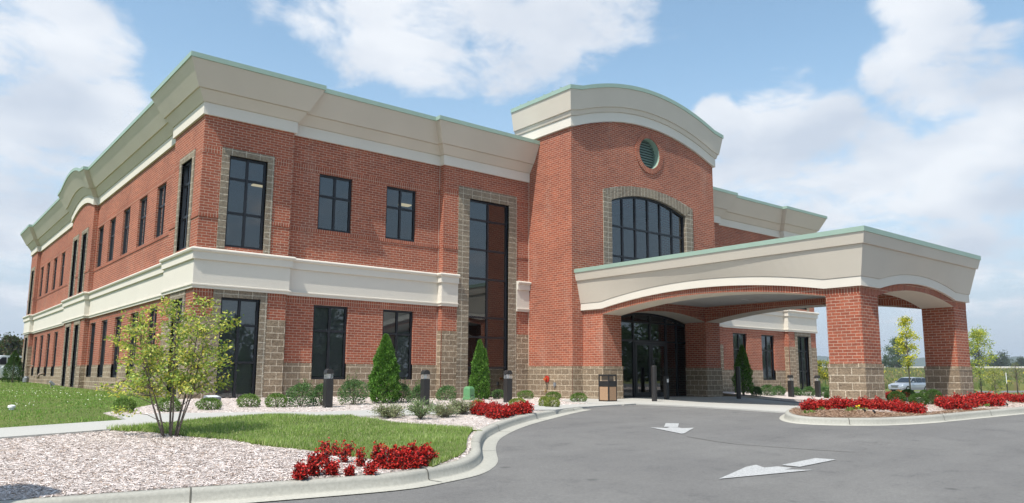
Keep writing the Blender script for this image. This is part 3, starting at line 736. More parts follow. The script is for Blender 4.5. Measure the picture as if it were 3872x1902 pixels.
def grid_ground():
    gx = np.unique(np.concatenate([np.linspace(-3000, -120, 24), np.linspace(-120, 160, 141), np.linspace(160, 4000, 40)]))
    gy = np.unique(np.concatenate([np.linspace(-800, -80, 12), np.linspace(-80, 160, 121), np.linspace(160, 4000, 40)]))
    XX, YY = np.meshgrid(gx, gy); ZZ = H(XX, YY)-.06
    # the basin of the road and the pads are laid over the soil
    V = np.stack([XX.ravel(), YY.ravel(), ZZ.ravel()], 1); nx, ny = len(gx), len(gy)
    i = np.arange(nx*ny).reshape(ny, nx); F = np.stack([i[:-1, :-1], i[:-1, 1:], i[1:, 1:], i[1:, :-1]], -1).reshape(-1, 4)
    me = bpy.data.meshes.new('ground'); me.from_pydata(V.tolist(), [], F.tolist()); me.materials.append(MATS['field']); 
    me.polygons.foreach_set('use_smooth', [True]*len(me.polygons))
    o = bpy.data.objects.new('ground', me); COL.objects.link(o); tag(o, kind='structure')
grid_ground()
drape('road', [(-45, -60), (60, -60), (60, -4.2), (19.3, -4.2), (19.3, -2.6), (9.5, -2.6), (9.5, -5.5), (-4, -9.5), (-20, -8), (-45, -9)], 0, 'asphalt', skirt=0)
drape('short_turf', [(32.2, -1), (60, -4), (72, 20), (100, 60), (92, 92), (40, 40), (33, 15)], 0.0, 'turf', cell=2)
drape('short_turf', [(24, -9), (60, -16), (75, -6), (110, 30), (100, 50), (75, 22), (60, -3.9), (40, -5.5)], 0.01, 'turf', cell=2)

KL = [(-12, -11.4), (-9, -12.1), (-6, -12.9), (-4.5, -13.28), (-3.14, -13.64), (-1.91, -13.92), (-1.36, -13.87), (-.77, -13.71), (-.33, -13.40), (0.02, -13.03), (.29, -12.66), (.74, -12.06), (1.38, -11.33), (2.16, -10.66), (3.0, -10.05), (3.8, -9.55), (4.6, -9.1), (5.64, -8.51), (6.95, -7.85)]
KR = [(10.4, -11.45), (9.7, -11.62), (8.9, -12.0), (8.3, -12.4), (7.95, -12.8), (7.92, -13.2), (8.2, -13.62), (8.92, -14.12), (10.12, -14.43), (11.68, -14.56), (14.64, -14.75), (20, -15.1), (30, -15.8), (48, -17)]
def smooth(pts, n=3):
    P = [np.array(p, float) for p in pts]; out = []
    for i in range(len(P)-1):
        p0, p1, p2, p3 = P[max(i-1, 0)], P[i], P[i+1], P[min(i+2, len(P)-1)]
        for k in range(n):
            t = k/n; out.append(.5*((2*p1)+(-p0+p2)*t+(2*p0-5*p1+4*p2-p3)*t*t+(-p0+3*p1-3*p2+p3)*t**3))
    out.append(P[-1]); return out
def normals(P):
    N = []
    for i in range(len(P)):
        d = P[min(i+1, len(P)-1)]-P[max(i-1, 0)]; d = d/np.linalg.norm(d); N.append(np.array([-d[1], d[0]]))
    return N
def kerb(line, sgn, joints, GUT):
    P = smooth(line, 4); N = [n*sgn for n in normals(P)]   # N points to the planted side
    prof = [(-GUT, -.002), (-GUT+.012, .008), (-.01, .010), (.012, .022), (.022, .09), (.035, .118), (.06, .132), (.16, .136), (.17, .05)]
    rings = [[(p[0]+n[0]*o, p[1]+n[1]*o, float(H(p[0], p[1]))+.004+z*float(LIFT(p[0], p[1]))) for o, z in prof] for p, n in zip(P, N)]
    mb = MB(); i = 0
    k = len(prof)
    for r in rings: mb.v.extend(r)
    for a in range(len(rings)-1):
        for j in range(k-1): mb.f.append((a*k+j, a*k+j+1, a*k+k+j+1, a*k+k+j)); mb.mi.append(1 if j < 2 else 0)
    # saw-cut joints
    L = 0; nxt = joints[0]
    for a in range(len(P)-1):
        L += np.linalg.norm(P[a+1]-P[a])
        if L > nxt:
            p, n = P[a], N[a]; d = np.array([n[1], -n[0]])*.008
            pr2 = [(o, z+.004) for o, z in prof[1:8]]
            r1 = [(p[0]+n[0]*(o-.003)-d[0], p[1]+n[1]*(o-.003)-d[1], float(H(*p))+.004+z*float(LIFT(p[0], p[1]))) for o, z in pr2]; r2 = [(x+2*d[0], y+2*d[1], z) for x, y, z in r1]
            mb.loft([r1, r2], 2, close=False, cap0=False, cap1=False); nxt += joints[1]
    o = mb.build('kerb', ['kerb', 'gutter', 'joint'], smooth=True); tag(o, kind='structure'); return [p+n*.15 for p, n in zip(P, N)]
inL = kerb(KL, 1, (1.2, 2.45), .20); inR = kerb(KR, 1, (1.5, 2.6), .09)
Qz = (0, 1400, .4658); Mz = (1000, 1500, .4658); Ez = (1050, 1050, .4348)
tl = lambda pts: [tuple(map(float, p)) for p in pts]
drape('mulch_bed', tl(inL)+[(7.6, -6.7), (9.6, -5.4), (11.2, -3.6), (11.85, -2.3), (11.85, .3), (.1, .3)]+GL(*Qz, [(1100, 306), (950, 322), (840, 345), (1000, 395), (1040, 425), (500, 472), (0, 505)], .13)+[(-8, -6.7), (-14, -8.3)], .125, 'mulch')
drape('lawn', [(-70, -10), (-14, -8.2), (-8, -6.65)]+GL(*Qz, [(0, 503), (500, 470), (1030, 424), (990, 390), (840, 345), (950, 322), (1100, 306)], .13)+[(.05, .1), (.3, 1), (.3, 33.5), (.4, 62), (-70, 62)], .115, 'turf', cell=.8)
lawn_poly = GL(*Qz, [(850, 481), (1100, 468), (1500, 414), (1800, 390), (2200, 367), (2576, 384)], .15)+GL(*Mz, [(700, 158), (760, 180), (900, 195), (1250, 235), (1600, 262), (1770, 272)], .15)+[tuple(map(float, p+np.array([-.05, .06]))) for p in inL[::-1] if -.55 < p[0] < 1.45 and p[1] > -13.6]+GL(*Mz, [(1370, 560), (1000, 515), (600, 465), (330, 425), (0, 392)], .15)+GL(*Qz, [(1860, 555), (1520, 530), (1250, 497)], .15)
drape('lawn', lawn_poly, .145, 'turf', cell=.3)
walk = [(-14, -9.6), (-8, -7.6)]+GL(*Qz, [(0, 545), (750, 490), (830, 482), (1250, 456), (1500, 412), (2200, 365), (2400, 372)], .16)+GL(1, 1, 1, [(1200, 1571), (1410, 1571), (1700, 1562), (2010, 1548), (2100, 1548)], .16)+[(7.05, -7.6), (8.2, -7.2), (9.95, -6.75), (9.95, -5.75)]+GL(1, 1, 1, [(2200, 1526), (2118, 1529), (2025, 1531), (1800, 1538), (1415, 1549)], .16)+GL(*Qz, [(2576, 338), (2100, 340), (1500, 346), (960, 363), (1025, 400), (0, 468)], .16)+[(-8, -5.7), (-14, -6.6)]
drape('walkway', walk, .16, 'concrete', cell=.6)
drape('entrance_slab', [(9.3, -7.0), (10.0, -6.8), (10.0, -11.45), (19.2, -11.45), (19.2, -2.35), (11.6, -2.35), (10.2, -3.5), (9.3, -5.0)], .03, 'concrete', cell=.8)
drape('island_bed', tl(inR)+[(48, -12), (30, -10.6), (19.5, -11.35), (10.6, -11.40)], .125, 'mulch')
bark_poly = tl([p+np.array([.03, .05]) for p in inR[3:38]])+GL(2900, 1350, .4363, [(2030, 445), (1730, 455), (1500, 470), (1380, 485), (1200, 490), (700, 455), (330, 470)], .14)
drape('island_bed', bark_poly, .135, 'mulch_brown', cell=.3)
T_START = 30.0
drape('mulch_bed', [(21.3, -.1), (21.3, -1.6)]+GL(2650, 1100, .3557, [(430, 1150), (800, 1148), (1350, 1166)], .13)+[(36, -4.2), (36, -.3), (31.8, -.1)], .125, 'mulch')
T_START = 2.0

def ground_patch(name, px, mat, off=.006):
    mb = MB(); pts = [G(x, y) for x, y in px]; mb.face([(a, b, float(H(a, b))+off) for a, b, _ in pts]); return mb
Az = (2300, 1500, .3882)
def painted(polys):
    mb = MB()
    for poly in polys:
        pts = [G(Az[0]+a*Az[2], Az[1]+b*Az[2])[:2] for a, b in poly]
        import bmesh
        mb.face([(a, b, float(H(a, b))+.009) for a, b in pts])
    o = mb.build('road_arrow', 'road_paint'); return tag(o, kind='structure')
painted([[(560, 262), (688, 265), (680, 302), (543, 298)], [(408, 303), (570, 310), (600, 300), (680, 305), (720, 312), (836, 307), (740, 362), (715, 365)]])
painted([[(2020, 605), (2218, 620), (1865, 690), (1688, 672)], [(1078, 809), (1345, 690), (1440, 672), (1520, 698), (1650, 686), (1797, 701), (1722, 716), (2002, 720)]])
crk = MB()
for line in ([(760, 390), (830, 402), (1050, 440), (1230, 463), (1400, 476), (1650, 495), (2000, 520), (2400, 545)], [(300, 107), (360, 109)], [(190, 145), (240, 140)], [(480, 158), (520, 156)], [(2490, 513), (2520, 512)], [(2580, 452), (2620, 450)]):
    pts = [G(Az[0]+a*Az[2], Az[1]+b*Az[2])[:2] for a, b in line]
    for k, ((x0, y0), (x1, y1)) in enumerate(zip(pts, pts[1:])):
        dx, dy = x1-x0, y1-y0; l = math.hypot(dx, dy); nx, ny = -dy/l*.011, dx/l*.011; n = max(2, int(l/.25)); q = []
        for j in range(n+1):
            w = 0 if j in (0, n) else random.uniform(-.012, .012); t_ = j/n; q.append((x0+dx*t_+nx*w*60, y0+dy*t_+ny*w*60))
        for (a0, b0), (a1, b1) in zip(q, q[1:]): crk.face([(a0+nx, b0+ny, float(H(a0, b0))+.005), (a0-nx, b0-ny, float(H(a0, b0))+.005), (a1-nx, b1-ny, float(H(a1, b1))+.005), (a1+nx, b1+ny, float(H(a1, b1))+.005)])
tag(crk.build('road_crack', 'joint'), kind='structure')

# far country: hills, the road across the field
def hills(pts, dist, name='hills', back=500):
    mb = MB(); front = []
    for px, py in pts:
        r = ray(px, py); r = r/math.hypot(r[0], r[1]); q = CAM+r*dist; front.append(q)
    rings = []
    for q in front:
        d = (q-CAM)[:2]/dist
        rings.append([(q[0]-d[0]*260, q[1]-d[1]*260, -20), (q[0]-d[0]*90, q[1]-d[1]*90, q[2]*.6), (q[0], q[1], q[2]), (q[0]+d[0]*back, q[1]+d[1]*back, q[2]*.9), (q[0]+d[0]*back*2, q[1]+d[1]*back*2, -20)])
    mb.loft(rings, close=False, cap0=False, cap1=False); return tag(mb.build(name, 'hill_forest', smooth=True), kind='structure')
hp = []
x = 2700
while x < 4500:
    y = 1357+9*math.sin(x/63.0)+5*math.sin(x/23.0+1)+random.uniform(-2, 2)+max(0, x-3600)*.02; hp.append((x, y)); x += 9
hills(hp, 2100)
hills([(x, 1385+random.uniform(-4, 3)+5*math.sin(x/130)) for x in range(-700, 300, 12)], 1800)
fr = MB(); P = [CAM+ray(px, 1389)/math.hypot(*ray(px, 1389)[:2])*400 for px in range(3000, 4300, 60)]
fr.loft([[(p[0], p[1], p[2]-.4), (p[0], p[1], p[2]+.35), (p[0]+6, p[1]+8, p[2]+.5)] for p in P], close=False, cap0=False, cap1=False); tag(fr.build('far_road', 'far_road'), kind='structure')

# ------------------------------------------------------------------ scattered ground cover
def in_poly(P, poly):
    x, y = P[:, 0], P[:, 1]; c = np.zeros(len(P), bool); n = len(poly)
    for i in range(n):
        x0, y0 = poly[i][:2]; x1, y1 = poly[(i+1) % n][:2]
        t_ = ((y0 > y) != (y1 > y)) & (x < (x1-x0)*(y-y0)/((y1-y0) if y1 != y0 else 1e-9)+x0); c ^= t_
    return c
def scatter(poly, n, falloff=0):
    P = np.array([p[:2] for p in poly]); lo, hi = P.min(0), P.max(0); out = []; c = 0
    while c < n:
        q = RNG.uniform(lo, hi, (n*3, 2)); q = q[in_poly(q, poly)]
        if falloff: 
            d = np.hypot(q[:, 0]-CAM[0], q[:, 1]-CAM[1]); q = q[RNG.random(len(q)) < np.clip((falloff/np.maximum(d, 1))**2, 0, 1)]
        out.append(q); c += len(q)
    return np.concatenate(out)[:n]
def unit(v): return v/np.maximum(np.linalg.norm(v, axis=1, keepdims=True), 1e-9)
def chips(name, poly, n, off, pal, size=(.018, .055), fall=9, excl=()):
    P = scatter(poly, n, fall)
    for e in excl: P = P[~in_poly(P, e)]
    pal = np.array(pal)*np.array([1.0, .965, .94]); n = len(P); z = H(P[:, 0], P[:, 1])+off*LIFT(P[:, 0], P[:, 1])+RNG.uniform(.002, .016, n)
    L = RNG.uniform(*size, n); W = L*RNG.uniform(.08, .22, n); a = RNG.uniform(0, 2*np.pi, n); tl_ = RNG.normal(0, .16, n); rl = RNG.normal(0, .28, n)
    ax = np.stack([np.cos(a)*np.cos(tl_), np.sin(a)*np.cos(tl_), np.sin(tl_)], 1); sd = np.stack([-np.sin(a)*np.cos(rl), np.cos(a)*np.cos(rl), np.sin(rl)], 1)
    c = np.concatenate([P, z[:, None]], 1)
    V = np.stack([c-ax*L[:, None]-sd*W[:, None], c+ax*L[:, None]-sd*W[:, None]*.6, c+ax*L[:, None]+sd*W[:, None]*.6, c-ax*L[:, None]+sd*W[:, None]], 1).reshape(-1, 3)
    F = np.arange(4*n).reshape(n, 4); pal = np.array(pal); pc = pal[RNG.integers(0, len(pal), n)]*RNG.uniform(.62, 1.04, (n, 1)); C = np.repeat(pc, 4, 0)
    return tag(colmesh(name, V, F, C, 'chip'), kind='stuff')
PALE = [(.80, .74, .71), (.76, .69, .66), (.72, .64, .61), (.84, .80, .78), (.79, .75, .73), (.60, .48, .40), (.74, .67, .64), (.82, .76, .74), (.76, .71, .70)]
left_poly = tl(inL)+[(9, -6), (11.8, -2.5), (11.8, 0), (0, 0)]+GL(*Qz, [(1100, 308), (960, 326), (850, 347), (1000, 393), (1040, 425), (500, 472), (0, 505)], .13)+[(-8, -6.7)]
near_mulch = tl(inL[:40])+GL(*Mz, [(1370, 560), (1000, 515), (600, 465), (330, 425), (0, 392)], .15)+GL(*Qz, [(1860, 555), (1520, 530), (1250, 497), (850, 481), (750, 492), (0, 548)], .15)+[(-8, -7.6)]
chips('mulch_chips', near_mulch, 190000, .125, PALE, size=(.010, .036), fall=8)
chips('mulch_chips', left_poly, 45000, .125, PALE, size=(.015, .045), fall=30, excl=(lawn_poly, walk, near_mulch))
isl = tl(inR)+[(30, -10.6), (19.5, -11.35), (10.6, -11.40)]
chips('mulch_chips', isl, 26000, .135, [(.62, .50, .42), (.50, .36, .27), (.74, .66, .60), (.36, .24, .17), (.58, .45, .36)], size=(.012, .04), fall=14, excl=(bark_poly,))
chips('mulch_chips', bark_poly, 16000, .14, [(.40, .26, .18), (.30, .19, .12), (.48, .34, .24), (.22, .13, .08), (.55, .42, .33)], size=(.010, .034), fall=16)
def blades(name, poly, n, off, h, pal, fall=0, w=.006, lean=.35, excl=()):
    P = scatter(poly, n, fall)
    for e in excl: P = P[~in_poly(P, e)]
    n = len(P); z = H(P[:, 0], P[:, 1])+off; hh = RNG.uniform(.55, 1.25, n)*h
    # tall and short patches
    pt = .75+.35*np.sin(P[:, 0]*2.3+1.2*np.sin(P[:, 1]*1.7))*np.cos(P[:, 1]*2.9); hh = hh*pt
    d = np.hypot(P[:, 0]-CAM[0], P[:, 1]-CAM[1]); ww = w*np.maximum(1, d/10)
    a = RNG.uniform(0, 2*np.pi, n); ln = np.abs(RNG.normal(0, lean, n))*hh; b = RNG.uniform(0, 2*np.pi, n)
    c = np.concatenate([P, z[:, None]], 1); sx = np.stack([np.cos(a), np.sin(a), np.zeros(n)], 1)*ww[:, None]
    tip = c+np.stack([np.cos(b)*ln, np.sin(b)*ln, hh], 1)
    V = np.stack([c-sx, c+sx, tip], 1).reshape(-1, 3); F = np.arange(3*n).reshape(n, 3)
    pal = np.array(pal); k = RNG.random(n); pc = pal[RNG.integers(0, len(pal), n)]*RNG.uniform(.75, 1.25, (n, 1)); pc = pc*(.8+.35*pt)[:, None]
    return tag(colmesh(name, V, F, np.repeat(pc, 3, 0), 'blade'), kind='stuff')
GREEN = [(.18, .30, .06), (.22, .33, .07), (.28, .36, .10), (.35, .40, .16), (.22, .30, .085), (.40, .41, .22)]
blades('grass', lawn_poly, 90000, .14, .085, GREEN, fall=9)
side_lawn = [(-22, -9.5), (-14, -8.2), (-8, -6.65)]+GL(*Qz, [(0, 503), (500, 470), (1030, 424), (990, 390), (840, 347), (950, 324), (1080, 306)], .13)+[(-.1, .2), (-.03, 33), (-30, 33)]
blades('grass', side_lawn, 130000, .11, .045, [(.13, .25, .045), (.17, .29, .055), (.20, .31, .07), (.25, .32, .10)], fall=20, excl=(walk,))
# clover heads in the side lawn
P = scatter([(-12, -4.3), (-2.9, -3.5), (-1.5, 2), (-.4, 14), (-9, 16), (-14, 2)], 900); P = P[(np.sin(P[:, 0]*1.1+P[:, 1]*.6)+np.cos(P[:, 1]*1.9-P[:, 0]*.4)+RNG.normal(0, .5, len(P))) > .5]; n = len(P)
r_ = RNG.uniform(.009, .016, n)[:, None]; c = np.concatenate([P, (H(P[:, 0], P[:, 1])+.165)[:, None]], 1); ex, ez, eyv = np.array([[1, 0, 0]]), np.array([[0, 0, 1]]), np.array([[0, 1, 0]])
V = np.stack([c-ex*r_, c-eyv*r_, c+ex*r_, c+ez*r_*1.4], 1).reshape(-1, 3); F = np.concatenate([np.array([[0, 1, 3], [1, 2, 3], [2, 0, 3]])+4*i for i in range(n)])
tag(colmesh('clover_flowers', V, F, np.tile([[.62, .66, .52]], (4*n, 1)), 'petal'), kind='stuff')
# weeds of the field
fpoly = [(CAM[0]+FH_[0]*d, CAM[1]+FH_[1]*d) for FH_, d in [(ray(3000, 1400)[:2], 95), (ray(4200, 1400)[:2], 95), (ray(4200, 1400)[:2], 330), (ray(3000, 1400)[:2], 330)]]
P = scatter(fpoly, 22000, 0); n = len(P); z = H(P[:, 0], P[:, 1])-.1; d = np.hypot(P[:, 0]-CAM[0], P[:, 1]-CAM[1])
hh = RNG.uniform(.5, 1.3, n); ww = RNG.uniform(.12, .4, n); a = RNG.uniform(0, np.pi, n); sx = np.stack([np.cos(a), np.sin(a), 0*a], 1)*ww[:, None]; c = np.concatenate([P, z[:, None]], 1)
V = np.stack([c-sx, c+sx, c+sx*.5+np.stack([0*a, 0*a, hh], 1), c-sx*.6+np.stack([0*a, 0*a, hh*.9], 1)], 1).reshape(-1, 3); F = np.arange(4*n).reshape(n, 4)
band = np.sin(P[:, 0]*.05+P[:, 1]*.03)+RNG.normal(0, .6, n)
pal = np.array([(.13, .17, .05), (.17, .20, .065), (.23, .235, .09), (.26, .22, .11), (.55, .45, .05)]); idx = np.where(band > 1.4, 4, RNG.integers(0, 4, n)); C = np.repeat(pal[idx]*RNG.uniform(.75, 1.2, (n, 1)), 4, 0)
tag(colmesh('field_weeds', V, F, C, 'blade'), kind='stuff')

# ------------------------------------------------------------------ plants
def leafquads(P, D, L, W, C, jitter=.8):
    """kite-shaped leaves at P pointing roughly along D"""
    n = len(P); a = unit(unit(D)+RNG.normal(0, jitter, (n, 3))); b = unit(np.cross(a, RNG.normal(0, 1, (n, 3)))); L = np.broadcast_to(L, n)[:, None]; W = np.broadcast_to(W, n)[:, None]
    nrm = np.cross(a, b)
    V = np.stack([P, P+a*L*.45+b*W*.5+nrm*W*.12, P+a*L-nrm*L*.08, P+a*L*.45-b*W*.5+nrm*W*.12], 1).reshape(-1, 3)
    return V, np.arange(4*n).reshape(n, 4), np.repeat(C, 4, 0)
def shade(pal, n, amp=.25):
    pal = np.array(pal); return pal[RNG.integers(0, len(pal), n)]*RNG.uniform(1-amp, 1+amp, (n, 1))
BOX = [(.08, .15, .035), (.11, .19, .04), (.14, .23, .05), (.17, .25, .06)]
DKS = [(.06, .13, .05), (.085, .17, .06), (.11, .20, .07), (.14, .24, .09)]
THU = [(.06, .15, .02), (.085, .20, .025), (.115, .25, .035), (.145, .28, .05)]
def lumpy(d, k, amp, seed):
    r = np.random.default_rng(seed); q = np.zeros(len(d))
    for i in range(k): c = r.normal(0, 1, 3); c /= np.linalg.norm(c); q += np.exp(-(1-d@c)*7)*r.uniform(-.4, 1)
    return 1+amp*q
def ball_shrub(name, rx, rz, n, pal, leaf, seed, amp=.14, shoots=0, dense=.28):
    """stems from one root, leaves through the outer part of a rounded crown"""
    d = unit(RNG.normal(0, 1, (n, 3))); d[:, 2] = np.where(d[:, 2] < -.75, -d[:, 2], d[:, 2]); d = unit(d)
    rr = (1-RNG.random(n)**1.6*dense)*lumpy(d, 16, amp, seed)
    P = d*rr[:, None]*np.array([rx, rx, rz])+np.array([0, 0, rz*.92]); P[:, 2] = np.maximum(P[:, 2], .02)
    V, F, C = leafquads(P, d+np.array([0, 0, .35]), leaf*RNG.uniform(.7, 1.25, n), leaf*.55, shade(pal, n))
    Vs, Fs, Cs = [V], [F], [C]; off = len(V)
    mb = MB()
    for i in range(7):
        a = RNG.uniform(0, 6.28); mb.tube([(0, 0, -.03), (rx*.25*math.cos(a), rx*.25*math.sin(a), rz*.6), (rx*.6*math.cos(a), rx*.6*math.sin(a), rz*1.25)], [.012, .009, .004], 5)
    for i in range(shoots):
        a = RNG.uniform(0, 6.28); rad = rx*RNG.uniform(.2, .9); top = rz*2*RNG.uniform(1.0, 1.35); b = np.array([rad*.5*math.cos(a), rad*.5*math.sin(a), rz*.8]); e = np.array([rad*1.1*math.cos(a), rad*1.1*math.sin(a), top])
        mb.tube([b, (b+e)/2+np.array([0, 0, .03]), e], [.006, .005, .003], 4)
        m = 26; t_ = RNG.uniform(.3, 1, m)[:, None]; p = b+(e-b)*t_+RNG.normal(0, .012, (m, 3)); v, f, c = leafquads(p, np.tile(e-b, (m, 1)), leaf*.9, leaf*.5, shade([(.10, .17, .04), (.13, .21, .05)], m), 1.0)
        Vs.append(v); Fs.append(f+off); Cs.append(c); off += len(v)
    o = colmesh(name, np.concatenate(Vs), np.concatenate(Fs), np.concatenate(Cs), 'leaf'); mb.build('stems', 'bark', o); return o
def arborvitae(name, w, h, n, seed, twin=None, dark=1.0):
    prof = lambda t_: np.interp(t_, [0, .06, .25, .5, .75, .92, 1], [.80, .95, 1.0, .84, .52, .2, .03])
    n = n*2; Ps, Ds = [], []
    for (cx, cy, sw, sh, k) in ([(0, 0, w, h, n)]+([twin] if twin else [])):
        t_ = RNG.random(k)**.85; a = RNG.uniform(0, 2*np.pi, k)
        lump = 1+.12*np.sin(a*3+t_*17+seed)+.10*np.sin(a*5-t_*29)+.07*np.sin(a*9+t_*47)
        r = prof(t_)*sw/2*lump*(1-RNG.random(k)**2*.30)
        Ps.append(np.stack([cx+r*np.cos(a), cy+r*np.sin(a), t_*sh+.03], 1)); Ds.append(np.stack([np.cos(a)*.7, np.sin(a)*.7, np.ones(k)*1.0], 1))
    P, D = np.concatenate(Ps), np.concatenate(Ds); k = len(P)
    V, F, C = leafquads(P, D, RNG.uniform(.035, .08, k), RNG.uniform(.018, .036, k), shade(THU, k, .3)*dark, .45)
    o = colmesh(name, V, F, C, 'needle'); mb = MB(); mb.tube([(0, 0, -.05), (0, 0, h*.8)], [.05, .012], 7)
    mb.build('trunk', 'bark', o); return o
def juniper(name, r, h, n, seed):
    rg_ = np.random.default_rng(seed); Vs, Fs, Cs = [], [], []; off = 0; mb = MB()
    for i in range(30):
        a = rg_.uniform(0, 6.28); L = r*rg_.uniform(.6, 1.1); e = np.array([L*math.cos(a), L*math.sin(a), h*rg_.uniform(.35, 1.0)]); mb.tube([(0, 0, 0), e*.5+np.array([0, 0, h*.12]), e], [.010, .007, .003], 4)
        m = n//30; t_ = rg_.uniform(.2, 1.05, m)[:, None]; p = e*t_+np.array([0, 0, h*.12])*(4*t_*(1-t_))+rg_.normal(0, .035, (m, 3))
        pal = [(.20, .24, .12), (.26, .29, .16), (.33, .31, .19), (.16, .21, .09)] if seed % 2 else [(.13, .21, .08), (.18, .26, .11), (.25, .30, .15)]
        v, f, c = leafquads(p, np.tile(e, (m, 1)), rg_.uniform(.04, .08, m), .012, shade(pal, m), .6); Vs.append(v); Fs.append(f+off); Cs.append(c); off += len(v)
    o = colmesh(name, np.concatenate(Vs), np.concatenate(Fs), np.concatenate(Cs), 'needle'); mb.build('stems', 'bark', o); return o
def begonia(name, h, w, full, seed):
    """bronze-leaved bedding plant: upright stalks, dark leaves, red blossoms"""
    rg_ = np.random.default_rng(seed); Vs, Fs, Cs, Vb, Fb, Cb = [], [], [], [], [], []; o1 = o2 = 0; mb = MB(); ns = 9
    for i in range(ns):
        a = rg_.uniform(0, 6.28); rr = w*.5*rg_.uniform(.1, .8); e = np.array([rr*math.cos(a), rr*math.sin(a), h*rg_.uniform(.55, 1)*(1-.25*rr/w)]); b = e*np.array([.4, .4, 0])
        mb.tube([b, (b+e)/2, e], [.006, .005, .003], 4)
        m = int(16*full)+7; t_ = rg_.uniform(.05, 1, m)[:, None]; p = b+(e-b)*t_+rg_.normal(0, .025, (m, 3)); p[:, 2] = np.maximum(p[:, 2], .015)
        v, f, c = leafquads(p, np.tile(e-b, (m, 1))*.3+rg_.normal(0, .15, (m, 3)), rg_.uniform(.03, .055, m), .035, shade([(.11, .014, .012), (.07, .013, .011), (.17, .02, .016), (.07, .035, .02)], m), 1.0); Vs.append(v); Fs.append(f+o1); Cs.append(c); o1 += len(v)
        m = int(22*full)+3; t_ = rg_.uniform(.12, 1.04, m)[:, None]; q = b+(e-b)*t_; q = q+rg_.normal(0, .034, (m, 3)); q[:, 2] = np.maximum(q[:, 2], .03)
        for z in range(3):
            v, f, c = leafquads(q, rg_.normal(0, 1, (m, 3))+np.array([0, 0, .5]), rg_.uniform(.026, .042, m), .034, shade([(.47, .014, .012), (.30, .010, .010), (.58, .045, .026)], m, .2), .6); Vb.append(v); Fb.append(f+o2); Cb.append(c); o2 += len(v)
    o = colmesh(name, np.concatenate(Vs), np.concatenate(Fs), np.concatenate(Cs), 'petal'); colmesh('blossoms', np.concatenate(Vb), np.concatenate(Fb), np.concatenate(Cb), 'petal', o); mb.build('stems', 'bark', o); return o
def crown_tree(name, h, w, trunk_h, n, leaf, pal, seed, mat='leaf', bark='bark', shape=1.0, lean=0, clumps=46, tr=.05):
    """trunk with limbs, leaves in clumps round the limb ends"""
    rg_ = np.random.default_rng(seed); root = empty(name); mb = MB()
    top = np.array([lean, 0, h*.93]); mb.tube([(0, 0, -.15), (lean*.3, 0, trunk_h), (lean*.7, 0, (trunk_h+h)*.5), tuple(top)], [tr*1.15, tr*.85, tr*.5, tr*.12], 8)
    Ps = []; cs = []
    for i in range(clumps):
        t_ = rg_.uniform(0, 1); z = trunk_h+(h-trunk_h)*t_; a = rg_.uniform(0, 6.28); prof = math.sin(math.pi*min(1, (t_*.86+.12))**shape)**.7; rr = w/2*prof*rg_.uniform(.35, 1.0)
        c = np.array([rr*math.cos(a)+lean*t_, rr*math.sin(a), z]); b = np.array([lean*t_*.7, 0, max(trunk_h*.75, z-rr*.8)]); mb.tube([b, (b+c)/2+np.array([0, 0, .04*h*.2]), c], [tr*.4*(1-t_*.5), tr*.25*(1-t_*.5), tr*.08], 5)
        m = n//clumps; s = w*.085*rg_.uniform(.7, 1.5); Ps.append(c+rg_.normal(0, 1, (m, 3))*s*np.array([1, 1, .8])); cs.append(np.full(m, rg_.uniform(.75, 1.25)))
    P = np.concatenate(Ps); cs = np.concatenate(cs); k = len(P); D = P-np.array([0, 0, trunk_h+(h-trunk_h)*.3])
    V, F, C = leafquads(P, D, leaf*rg_.uniform(.7, 1.3, k), leaf*.6, shade(pal, k, .2)*cs[:, None], 1.0)
    mb.build('trunk', bark, root, smooth=True); colmesh('crown', V, F, C, mat, root); return root
def at(px, py, off=.125):
    x, y, t_ = G(px, py, off); return (x, y, float(H(x, y))+off*float(LIFT(x, y))), t_
def put(o, px, py, label, cat, group=None, off=.125, rz=0):
    (x, y, z), t_ = at(px, py, off); o.location = (x, y, z); o.rotation_euler = (0, 0, rz); tag(o, label, cat, group); return o

